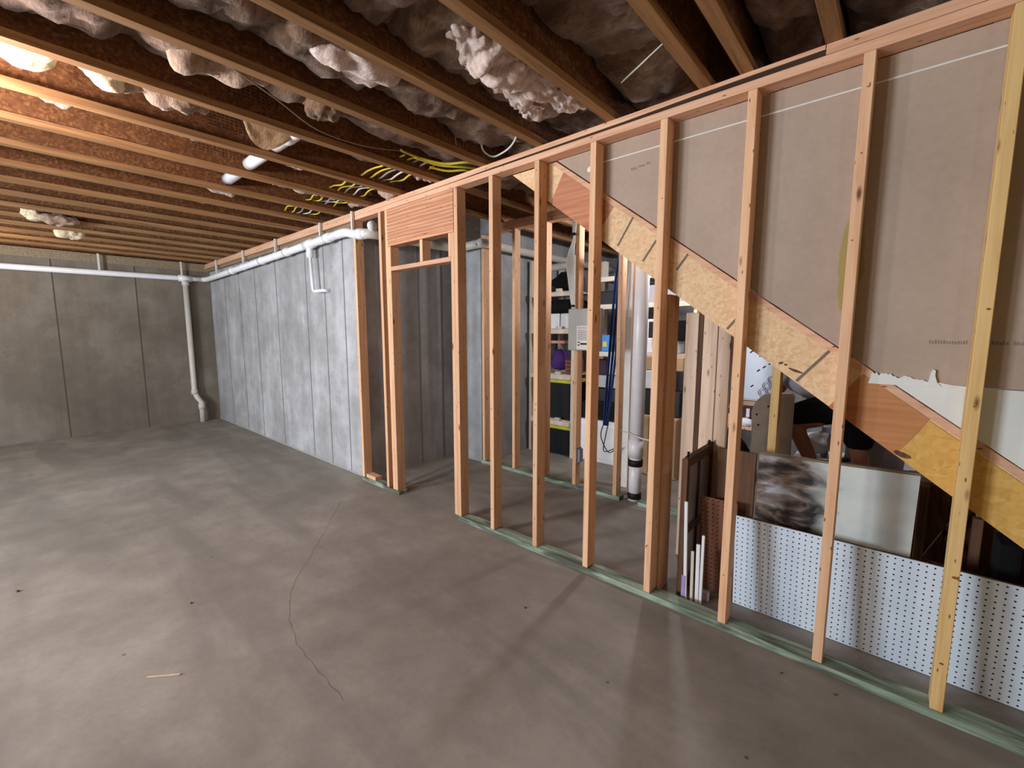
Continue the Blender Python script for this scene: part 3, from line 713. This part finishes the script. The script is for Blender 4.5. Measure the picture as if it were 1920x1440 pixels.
cb = thing('cable_bundle', (-2.31, 1.2, 1.75), 'bundle of white cables dropping into the grey electrical box', 'cables')
for i in range(5):
    o_ = (i-2)*.012
    tube('cable', [(-2.30+o_, 1.20, 2.68), (-2.30+o_*.5, 1.19, 2.45), (-2.30+o_*.3, 1.19, 2.38), (-2.33+o_*1.4, 1.18, 2.2), (-2.315+o_*1.2, 1.18, 2.0), (-2.30+o_*.3, 1.19, 1.745)], .0075, m_wht, cb, 8, n=5)
tube('tie', [(-2.30, 1.18, 2.41), (-2.30, 1.18, 2.43)], .028, m_black, cb, 10); tube('tie', [(-2.30, 1.19, 1.765), (-2.30, 1.19, 1.785)], .02, m_black, cb, 10)
bs = thing('hanging_strap', (-1.95, 1.5, .6), 'dark blue strap hanging between the studs left of the waste stack', 'strap')
for i, o_ in enumerate((-.03, 0, .028)):
    tube('strap_strand', [(-1.98+o_*.4, 1.5, 2.33), (-2.0+o_, 1.49, 2.0), (-2.03+o_*1.2, 1.5, 1.5), (-2.07+o_, 1.5, 1.0), (-2.10+o_*.6, 1.5, .62)], .020, m_blue, bs, 8, n=5, flat=.45)
tube('hook', [(-2.0, 1.47, 2.27), (-1.96, 1.47, 2.30), (-1.95, 1.47, 2.36)], .016, m_red, bs, 8, n=3)
for i, o_ in enumerate((-.03, .02)): tube('wire', [(-2.09+o_, 1.5, .64), (-2.12+o_, 1.5, .5), (-2.08-o_, 1.48, .36), (-1.97, 1.5, .42)], .005, m_black, bs, 6, n=5)
ob = thing('outlet_box', (-2.25, 1.28, .3), 'small galvanised outlet box on the side of the back stud', 'outlet box')
box('case', -2.273, -2.235, 1.25, 1.31, .27, .40, m_steel, ob); box('bracket', -2.273, -2.262, 1.238, 1.325, .26, .41, m_steel, ob)

# ------------------------------------------------------------------ cables through the joists
ylist = [(-.36, m_yel, 'yellow cable, outermost of those crossing the joists'), (-.29, m_yel, 'yellow cable, second from the outside of those crossing the joists'), (-.235, m_gry, 'blue grey cable in the middle of those crossing the joists'), (-.165, m_wht, 'white cable crossing the joists near the wall'), (-.09, m_yel, 'pale yellow cable nearest the wall of those crossing the joists')]
for i, (y, mt, lab) in enumerate(ylist):
    P = []
    for q in range(0, 30):
        x = -2.70-q*.078; P.append((x, y+.012*math.sin(q*1.7+i), 2.765+.010*math.sin(q*1.57+i*.8)))
    tag(tube('electrical_cable', P, .0085, mt, None, 8, n=2, flat=.7), lab, 'cable', 'cables crossing the joists')
for i, (P, lab) in enumerate((([(-2.66, -.42, 2.77), (-2.66, -.27, 2.765), (-2.58, -.1, 2.75), (-2.46, .01, 2.76), (-2.44, .15, 2.77)], 'upper yellow cable running along the bay to the top plate'),
     ([(-2.67, -.30, 2.76), (-2.62, -.12, 2.745), (-2.53, .03, 2.75), (-2.49, .15, 2.76)], 'middle yellow cable running along the bay to the top plate'),
     ([(-2.70, -.14, 2.745), (-2.64, -.02, 2.735), (-2.56, .07, 2.745), (-2.54, .15, 2.75)], 'lower yellow cable running along the bay to the top plate'))):
    tag(tube('electrical_cable', P, .0085, m_yel, None, 8, n=5), lab, 'cable', 'yellow cables by the header')
tag(tube('string', [(-2.30, -1.62, 2.715), (-2.33, -1.523, 2.70), (-2.46, -1.294, 2.70), (-2.609, -1.02, 2.69), (-2.654, -.709, 2.71), (-2.66, -.42, 2.765)], .0032, m_string, None, 6, n=6), 'thin brown string drooping below the joists to the yellow cables', 'string')
tag(tube('electrical_cable', [(-1.86, -.12, 2.80), (-1.90, -.09, 2.745), (-2.0, -.03, 2.735), (-2.1, .0, 2.73), (-2.19, .0, 2.73), (-2.2, -.08, 2.75), (-2.16, -.14, 2.79)], .006, m_wht, None, 8, n=6), 'loose white cable loop hanging in the bay above the top plate', 'cable')
for a, b, lab in (((-1.12, -.20, 2.75), (-.83, -.36, 2.75), 'thin white insulation support wire in the bay above the fourth stud'), ((-.52, -.45, 2.76), (-.30, -.60, 2.76), 'thin white wire in the bay at the top of the picture')):
    tag(tube('support_wire', [a, b], .0035, m_wht, None, 6), lab, 'wire')
for x, y, z, lab in ((-2.83, -.55, 2.77, 'sliver of white plastic hanging by the elbow pipe'), (-2.26, -.28, 2.80, 'sliver of wood hanging in the second bay')):
    tag(tube('splinter', [(x, y, z), (x-.02, y+.03, z-.06)], .004, m_wht, None, 5), lab, 'splinter')
# dark gap pieces: loose offcut on the top plate
# floor litter
tag(box('splinter', -2.42, -2.28, -1.978, -1.970, .0, .006, m_plank, M=Matrix.Translation((-2.35, -1.974, 0)) @ Matrix.Rotation(.85, 4, 'Z') @ Matrix.Translation((2.35, 1.974, 0))), 'pale wood splinter lying alone on the open floor', 'splinter')
for x, y, r_, lab in ((-3.81, -2.40, .012, 'dark lump on the floor at the far left'), (-1.447, -.53, .009, 'dark crumb on the floor in front of the fourth stud'), (-.085, -.117, .007, 'dark crumb on the floor near the plate at right'), (-.28, -.13, .007, 'second dark crumb on the floor near the plate'), (-2.9, -1.75, .009, 'small brown crumb on the open floor')):
    tag(clump('crumb', (x, y, r_*.3), (r_, r_*.7, r_*.4), m_old, None, int(x*10), .2, 2), lab, 'debris')

# ------------------------------------------------------------------ storage shelves
def tote(x0, x1, y0, y1, z0, h, lidm, bodym, lab, grp='black totes on the shelves'):
    t_ = thing('storage_tote', ((x0+x1)/2, (y0+y1)/2, z0), lab, 'tote', grp)
    V = []; 
    for z, s in ((z0, .9), (z0+h-.045, 1.0)):
        cx, cy = (x0+x1)/2, (y0+y1)/2; hx, hy = (x1-x0)/2*s*.97, (y1-y0)/2*s*.97
        V += [(cx-hx, cy-hy, z), (cx+hx, cy-hy, z), (cx+hx, cy+hy, z), (cx-hx, cy+hy, z)]
    raw('body', V, [[3, 2, 1, 0], [4, 5, 6, 7], [0, 1, 5, 4], [1, 2, 6, 5], [2, 3, 7, 6], [3, 0, 4, 7]], bodym, t_)
    box('lid', x0, x1, y0, y1, z0+h-.045, z0+h, lidm, t_, bev=.006)
    return t_
sa = thing('shelf_unit', (-3.2, 2.4, 0), 'whitewood shelf unit of black totes behind the second stud wall', 'shelf')
for x, xw in ((-3.555, .038), (-2.912, .078)):
    for y in (2.09, 2.72): box('post', x, x+xw, y, y+.08, 0, 2.42, m_white_wood, sa)
for z in (.435, 1.005, 1.555, 2.0):
    box('shelf_board', -3.515, -2.907, 2.05, 2.088, z-.04, z+.012, m_white_woodx, sa)
    for q in range(4): box('slat', -3.515, -2.907, 2.10+q*.155, 2.22+q*.155, z+.002, z+.018, m_white_woodx, sa)
    for x in (-3.40, -3.12): box('cleat', x, x+.075, 2.052, 2.086, z+.013, z+.05, m_white_wood, sa)
tote(-3.50, -2.93, 2.12, 2.68, .0, .375, m_totel, m_black, 'black tote with a yellow lid on the floor under the whitewood shelf')
tote(-3.50, -2.93, 2.12, 2.68, .455, .50, m_totel, m_black, 'black tote with a yellow lid on the lowest whitewood shelf')
tag(clump('cloth_bundle', (-3.22, 2.30, 1.19), (.12, .10, .135), m_purp, None, 21, .25, 3), 'purple cloth bundle on the middle whitewood shelf', 'cloth')
tag(box('card_box', -3.26, -3.06, 2.16, 2.34, 1.395, 1.43, m_pinkb), 'pink card lying on top of the purple bundle', 'card')
for q in range(4): tag(box('board_game', -3.03, -2.93, 2.14, 2.4, 1.025+q*.045, 1.065+q*.045, m_card), ('lowest', 'second', 'third', 'topmost')[q]+' flat brown box in the pile right of the purple bundle', 'box', 'flat brown boxes')
for q in range(3): tag(box('plastic_bin', -3.45+q*.17, -3.295+q*.17, 2.14, 2.42, 1.575, 1.76, m_white, bev=.01), ('left', 'middle', 'right')[q]+' white bin on the third whitewood shelf', 'bin', 'white bins')
tag(box('duffel_bag', -3.48, -2.95, 2.15, 2.6, 1.765, 1.93, m_blackc, bev=.05), 'flat black bag lying on top of the white bins', 'bag')
tag(clump('sack', (-3.2, 2.40, 2.16), (.20, .15, .11), m_blackc, None, 22, .2, 3), 'black sack on the top whitewood shelf', 'bag')
tag(tube('pipe_offcut', [(-3.35, 2.25, 2.33), (-2.98, 2.2, 2.34)], .045, m_pvcy, None, 14), 'short white pipe offcut lying on the top shelf sack', 'pipe')

sb = thing('shelf_unit', (-2.2, 2.65, 0), 'wooden shelf unit packed with mixed goods behind the waste stack', 'shelf')
for x in (-2.86, -2.30, -1.62):
    for y in (2.42, 3.0): box('post', x, x+.036, y, y+.07, 0, 2.3, m_white_wood if x > -2 else m_stud, sb)
for z in (.55, 1.29, 1.85, 2.17):
    box('shelf_board', -2.84, -1.60, 2.38, 2.418, z-.045, z+.01, m_white_woodx, sb); box('deck', -2.84, -1.60, 2.42, 3.0, z-.012, z+.006, m_white_woodx, sb)
items = [
 ('detergent_box', -2.71, -2.60, 2.43, 2.53, 1.30, 1.50, m_bluep, 'blue and yellow packet on the shelf left of the blue strap', 'packet'),
 ('tool_case', -2.80, -2.45, 2.45, 2.8, 1.86, 2.02, m_black, 'black case on the upper shelf behind the blue strap', 'case'),
 ('plastic_bin', -2.78, -2.60, 2.42, 2.7, 1.90-.9+.42-.13+.0+.0, 1.30+.0, m_white, '', ''),
 ('storage_crate', -2.15, -1.72, 2.45, 2.85, 1.86, 2.06, m_clear, 'grey clear crate on the upper shelf right of the waste stack', 'crate'),
 ('keyboard_tray', -2.20, -1.70, 2.43, 2.62, 1.87+.19, 2.10, m_black, 'black tray lying on the grey crate', 'tray'),
 ('picture_frame', -2.15, -1.98, 2.46, 2.48, 1.44, 1.68, m_label, 'small white picture frame standing on the shelf', 'picture frame'),
 ('white_basket', -2.18, -1.80, 2.43, 2.7, 1.30, 1.44, m_white, 'white basket in front of the small picture frame', 'basket'),
 ('black_bag', -2.00, -1.70, 2.5, 2.8, 1.44, 1.66, m_blackc, 'black cloth bag right of the small picture frame', 'bag'),
 ('wooden_crate', -2.22, -1.62, 2.20, 2.37, 1.13, 1.275, m_tan, 'tan wooden crate front under the shelf right of the waste stack', 'crate'),
 ('white_tub', -2.10, -1.75, 2.18, 2.37, .93, 1.125, m_white, 'white tub under the tan crate', 'tub'),
 ('suitcase', -2.22, -1.62, 2.16, 2.37, .655, .92, m_black, 'black case standing on the tan panel cabinet', 'case'),
 ('cabinet', -2.22, -1.62, 2.12, 2.37, .0, .65, m_tan, 'tan plywood cabinet standing on the floor behind the waste stack', 'cabinet'),
 ('white_appliance', -2.84, -2.32, 2.16, 2.37, .0, .50, m_white, 'low white appliance on the floor behind the blue strap', 'appliance'),
 ('black_case', -2.84, -2.36, 2.20, 2.37, .51, .70, m_blackc, 'black case on top of the low white appliance', 'case'),
 ('grey_box', -2.80, -2.42, 2.45, 2.7, .57, .85, m_black, 'dark box on the low shelf behind the blue strap', 'box'),
 ('white_carton', -2.60, -2.42, 2.44, 2.6, 1.02, 1.24, m_label, 'white carton under the middle shelf beside the blue strap', 'carton'),
 ('dark_carton', -2.80, -2.63, 2.44, 2.6, 1.012, 1.20, m_mar, 'dark maroon carton under the middle shelf', 'carton'),
]
box('stack_filler', -2.80, -2.42, 2.45, 2.7, .86, 1.01, m_grey, sb)
for nm, a, b, c_, d_, e_, f_, mt, lab, cat in items:
    if not lab: continue
    o = box(nm, a, b, c_, d_, e_, f_, mt, bev=.008); tag(o, lab, cat)
    if nm == 'picture_frame': box('picture', a+.03, b-.03, c_-.002, c_, e_+.03, f_-.03, m_ink, o, bev=0)
    if nm == 'detergent_box': box('printed_mark', a+.03, b-.03, c_-.002, c_, e_+.06, f_-.08, m_yelp, o, bev=0)
    if nm == 'cabinet':
        box('door', a+.01, (a+b)/2-.004, c_-.016, c_, .03, f_-.02, m_tan, o); box('door', (a+b)/2+.004, b-.01, c_-.016, c_, .03, f_-.02, m_tan, o)
    if nm in ('white_appliance',): box('door', a+.02, b-.02, c_-.014, c_, e_+.05, f_-.05, m_white, o, bev=.006)
for x, z0, h, r_, mt, lab in ((-2.50, 1.30, .26, .035, m_green, 'green bottle on the shelf right of the blue strap'), (-2.55, 1.58, .0, 0, None, ''), (-2.46, 1.86, .22, .04, m_white, 'white bottle on the upper shelf behind the strap')):
    if not lab: continue
    b_ = thing('bottle', (x, 2.47, z0), lab, 'bottle')
    lathe('body', [(r_, 0), (r_, h*.6), (r_*.45, h*.8), (r_*.4, h*.9)], (x, 2.47, z0), mt, b_); lathe('cap', [(r_*.5, h*.9), (r_*.5, h)], (x, 2.47, z0), m_red, b_)
tag(clump('red_cap', (-2.50, 2.46, 1.63), (.05, .05, .05), m_red, None, 9, .1, 3), 'red ball shaped thing above the green bottle', 'ball')
tag(clump('garment', (-1.98, 2.40, 1.49), (.06, .05, .08), m_purp, None, 31, .2, 3), 'purple cloth behind the waste stack', 'cloth')
tag(box('narrow_board', -1.99, -1.88, 1.60, 1.63, 0, 2.25, m_edge), 'tall narrow white board standing left of the waste stack', 'board')

# ------------------------------------------------------------------ under the stair, storage side: metal plate, boxes, person
mp = thing('sheet_metal_panel', (-.82, 1.72, .98), 'shiny galvanised sheet metal panel with stamped knockouts under the stringer', 'metal panel')
box('plate', -.97, -.70, 1.70, 1.712, .98, 1.42, m_steel, mp, bev=.003)
box('flange', -.97, -.70, 1.66, 1.70, .975, .983, m_steel, mp)
for cx, cz, r_ in ((-.735, 1.155, .027), (-.765, 1.10, .032), (-.79, 1.045, .034)):
    for rr in (r_, r_*.6):
        pts_ = [(cx+rr*math.cos(a*math.pi/9), 1.698, cz+rr*math.sin(a*math.pi/9)) for a in range(19)]
        tube('knockout', pts_, .0035, m_steel, mp, 6)
for cx, cz in ((-.90, 1.36), (-.83, 1.33), (-.80, 1.24), (-.84, 1.21), (-.88, 1.08), (-.76, 1.27)):
    box('slot', cx, cx+.026, 1.697, 1.701, cz, cz+.009, m_hole, mp, bev=0, M=Matrix.Translation((cx, 0, cz)) @ Matrix.Rotation(-.7, 4, 'Y') @ Matrix.Translation((-cx, 0, -cz)))
wsh = thing('work_table', (-.9, 1.75, 0), 'rough wooden table under the metal panel carrying the dark printed box', 'table')
box('tabletop', -1.3, -.72, 1.62, 2.1, .735, .775, m_stud, wsh)
for x in (-1.28, -.78):
    for y in (1.64, 2.04): box('leg', x, x+.04, y, y+.04, 0, .735, m_stud, wsh)
bx = box('printed_box', -.98, -.775, 1.64, 1.8, .776, .93, m_mar); tag(bx, 'dark maroon box with white print under the metal panel', 'box')
boxes('printed_mark', [(-.89, 1.638, .84, -.865, 1.64, .91), (-.86, 1.638, .80, -.80, 1.64, .82), (-.85, 1.638, .79, -.79, 1.64, .798), (-.82, 1.638, .86, -.80, 1.64, .90)], m_label, bx, bev=0)
tag(box('carton', -.98, -.80, 1.66, 1.80, .931, .97, m_tan), 'flat tan carton on top of the maroon box', 'carton')
tag(clump('rag', (-.88, 1.60, .80), (.09, .035, .03), m_white, None, 41, .4, 3), 'crumpled white rag at the edge of the rough table', 'rag')
tag(clump('refuse_sack', (-.98, 1.45, .40), (.22, .13, .36), m_blackc, None, 43, .15, 3), 'full black sack standing in front of the rough table', 'bag')
gp = thing('padded_panel', (-.68, 1.5, 0), 'tall greige rounded padded panel behind the thin support post', 'padded panel')
V = []; n_ = 24
prof = [(-.80, .0), (-.82, .5)]+[(-.80+.0+.02*0, .70)]+[(-.68-.135*math.cos(a*math.pi/16), .88+.19*math.sin(a*math.pi/16)) for a in range(1, 9)]+[(-.56, 1.08), (-.545, 1.06), (-.545, 0)]
prism_xz('pad', prof, 1.46, 1.54, m_greige, gp)
for x, z in ((-.775, .90), (-.70, .97), (-.76, .82)): clump('button', (x, 1.458, z), (.008, .004, .008), m_hole, gp, 1, .05, 1)
# person
pr = thing('person', (-.5, 1.95, 0), 'person bending over behind the stair in black shorts and a grey shirt', 'person')
def skin(name, pts, edges, radii, mat, parent, sub=2, root=0):
    me = bpy.data.meshes.new(name); bm = bmesh.new(); lay = bm.verts.layers.skin.verify()
    vs = []
    for i, (p, r_) in enumerate(zip(pts, radii)):
        v = bm.verts.new(Vector(p)-wl(parent)); rr = r_ if isinstance(r_, tuple) else (r_, r_); v[lay].radius = rr; v[lay].use_root = (i == root); vs.append(v)
    for a, b in edges: bm.edges.new((vs[a], vs[b]))
    bm.to_mesh(me); bm.free(); me.materials.append(mat)
    o = bpy.data.objects.new(name, me); C.objects.link(o); o.parent = parent; WL[o.name] = wl(parent)
    m1 = o.modifiers.new('skin', 'SKIN'); m1.use_smooth_shade = True; m2 = o.modifiers.new('sub', 'SUBSURF'); m2.levels = m2.render_levels = sub
    return o
def blob(name, chains, mat, parent, vox=.012, sm=6):
    bm = bmesh.new()
    for ch in chains:
        for (p0, r0), (p1, r1) in zip(ch[:-1], ch[1:]):
            p0 = Vector(p0); p1 = Vector(p1); L_ = (p1-p0).length; n_ = max(2, int(L_/(min(r0, r1)*.28)))
            for q in range(n_+1):
                u = q/n_; c_ = p0.lerp(p1, u); r_ = r0*(1-u)+r1*u
                bmesh.ops.create_icosphere(bm, subdivisions=2, radius=r_, matrix=Matrix.Translation(c_))
    o = frombm(name, bm, mat, parent, True)
    m1 = o.modifiers.new('remesh', 'REMESH'); m1.mode = 'VOXEL'; m1.voxel_size = vox; m1.use_smooth_shade = True
    m2 = o.modifiers.new('smooth', 'SMOOTH'); m2.iterations = sm; m2.factor = .5
    return o
H = (-.28, 1.95, .97)
legA = [((-.30, 1.88, .95), .105), ((-.44, 1.85, .87), .09), ((-.585, 1.84, .80), .064), ((-.50, 1.85, .62), .058), ((-.40, 1.86, .40), .040), ((-.36, 1.86, .27), .036)]
legB = [((-.26, 2.03, .94), .105), ((-.20, 2.02, .78), .088), ((-.155, 2.00, .58), .062), ((-.13, 2.01, .40), .056), ((-.08, 2.03, .10), .036)]
torso = [(H, .14), ((-.42, 1.95, 1.09), .135), ((-.56, 1.95, 1.18), .15), ((-.68, 1.95, 1.26), .13), ((-.76, 1.95, 1.31), .06), ((-.82, 1.95, 1.34), .055)]
armA = [((-.66, 1.80, 1.26), .06), ((-.76, 1.79, 1.05), .045), ((-.92, 1.86, .93), .032), ((-.96, 1.87, .92), .03)]
armB = [((-.66, 2.10, 1.26), .06), ((-.74, 2.13, 1.04), .045), ((-.92, 2.08, .93), .032), ((-.96, 2.07, .92), .03)]
footA = [((-.36, 1.86, .24), .036), ((-.42, 1.86, .205), .035), ((-.50, 1.86, .20), .03)]
blob('body', [legA, legB, torso, armA, armB], m_skin, pr)
blob('shorts', [[((-.28, 1.95, 1.0), .165), (H, .165)], [((-.30, 1.88, .96), .135), ((-.44, 1.855, .91), .12), ((-.56, 1.84, .87), .10)], [((-.25, 2.03, .95), .135), ((-.20, 2.02, .82), .12), ((-.17, 2.01, .70), .105)]], m_blackc, pr, .014)
blob('shirt', [[((-.34, 1.95, 1.05), .15), ((-.42, 1.95, 1.10), .15), ((-.56, 1.95, 1.19), .165), ((-.68, 1.95, 1.265), .145)], [((-.66, 1.80, 1.265), .08), ((-.71, 1.80, 1.16), .07)], [((-.66, 2.10, 1.265), .08), ((-.70, 2.11, 1.16), .07)]], m_shirt, pr, .014)
blob('head', [[((-.87, 1.95, 1.38), .085), ((-.91, 1.95, 1.33), .07)], [((-.985, 1.95, 1.345), .014), ((-.975, 1.95, 1.36), .012)], [((-.87, 1.865, 1.37), .016), ((-.87, 1.868, 1.35), .014)], [((-.87, 2.035, 1.37), .016), ((-.87, 2.032, 1.35), .014)]], m_skin, pr, .008, 3)
blob('hair', [[((-.855, 1.95, 1.40), .09), ((-.83, 1.95, 1.37), .082)]], m_hair, pr, .01, 3)
for s_ in (-1, 1): clump('eye', (-.962, 1.95+s_*.03, 1.375), (.007, .01, .007), m_ink, pr, 0, 0, 2)
box('mouth', -.972, -.962, 1.93, 1.97, 1.308, 1.313, m_inkr, pr)
for (hx, hy, hz) in ((-.975, 1.87, .915), (-.975, 2.07, .915)):
    blob('hand', [[((hx, hy-.015, hz), .022), ((hx-.04, hy-.015, hz-.005), .022)], [((hx, hy+.015, hz), .022), ((hx-.04, hy+.015, hz-.005), .022)]]
         + [[((hx-.04, hy+dy, hz), .010), ((hx-.04-L_*.6, hy+dy*1.2, hz-.012), .009), ((hx-.03-L_*.85, hy+dy*1.1, hz-.045), .008)] for dy, L_ in ((-.03, .06), (-.011, .085), (.010, .08), (.030, .062))]
         + [[((hx-.01, hy-.035, hz-.01), .012), ((hx-.035, hy-.052, hz-.03), .010), ((hx-.055, hy-.05, hz-.045), .009)]], m_skin, pr, .004, 2)
for (fx, fy, fz) in ((-.40, 1.86, .17), (-.11, 2.03, .0)):
    blob('shoe', [[((fx+.05, fy, fz+.05), .05), ((fx-.05, fy, fz+.04), .042), ((fx-.15, fy, fz+.03), .03)]], m_black, pr, .008, 2)
tag(box('step_stool', -.62, -.30, 1.74, 1.99, 0, .165, m_old, bev=.01), 'low wooden box step under the raised foot of the person', 'step')
tag(clump('plastic_sack', (-.46, 2.34, .56), (.14, .10, .11), m_white, None, 51, .3, 3), 'crumpled white plastic sack behind the painted board', 'bag')
for i, (x, lab) in enumerate(((-.34, 'left clear glass vase behind the painted board'), (-.27, 'middle clear glass vase behind the painted board'), (-.20, 'right clear glass vase behind the painted board'))):
    tag(lathe('glass_vase', [(.02, 0), (.03, .02), (.024, .08), (.034, .27), (.030, .27), (.020, .09), (.0, .03)], (x*1.2+.0, 2.32, .446), m_clear, None, 14), lab, 'vase', 'glass vases')
tb = thing('side_table', (-.1, 2.4, 0), 'low white topped table behind the painted board', 'table')
box('tabletop', -.62, .32, 2.2, 2.6, .415, .445, m_white, tb, bev=.004)
for x in (-.60, .27):
    for y in (2.22, 2.55): box('leg', x, x+.03, y, y+.03, 0, .415, m_white, tb)
tote(-.20, .13, 2.22, 2.52, .447, .26, m_clear, m_clear, 'grey translucent tote with a lid on the white topped table', 'grey tote')
tag(clump('plastic_bag', (.20, 2.28, .535), (.06, .05, .085), m_lav, None, 61, .35, 3), 'lavender plastic bag right of the grey translucent tote', 'bag')
tag(box('carry_case', -.34, -.23, 2.21, 2.29, .447, .475, m_black, bev=.008), 'small flat black case at the table edge', 'case')
# right end under the stair
tr = thing('wooden_trestle', (.3, .7, 0), 'dark brown wooden trestle with crossed braces at the right under the stair', 'trestle')
for x in (.14, .33): box('leg', x, x+.035, .60, .64, 0, .78-.6*(x-.14), m_old, tr)
box('rail', .14, .36, .61, .64, .36, .40, m_oldy, tr)
for s_ in (1, -1):
    box('brace', .235, .255, .645, .665, .30, .80, m_old, tr, M=Matrix.Translation((.245, 0, .55)) @ Matrix.Rotation(s_*.38, 4, 'Y') @ Matrix.Translation((-.245, 0, -.55)))
tag(box('black_cabinet', .40, .47, .45, .62, 0, .62, m_blackc, bev=.004), 'narrow black upright box behind the pegboard at right', 'box')
tag(box('cardboard_panel', .36, .84, .70, .72, 0, .66, m_card), 'reddish brown cardboard panel at the right edge under the stair', 'cardboard')
tag(box('dark_chest', .12, .36, .80, 1.04, 0, .75, m_old, bev=.01), 'dark brown wooden chest behind the trestle', 'chest')
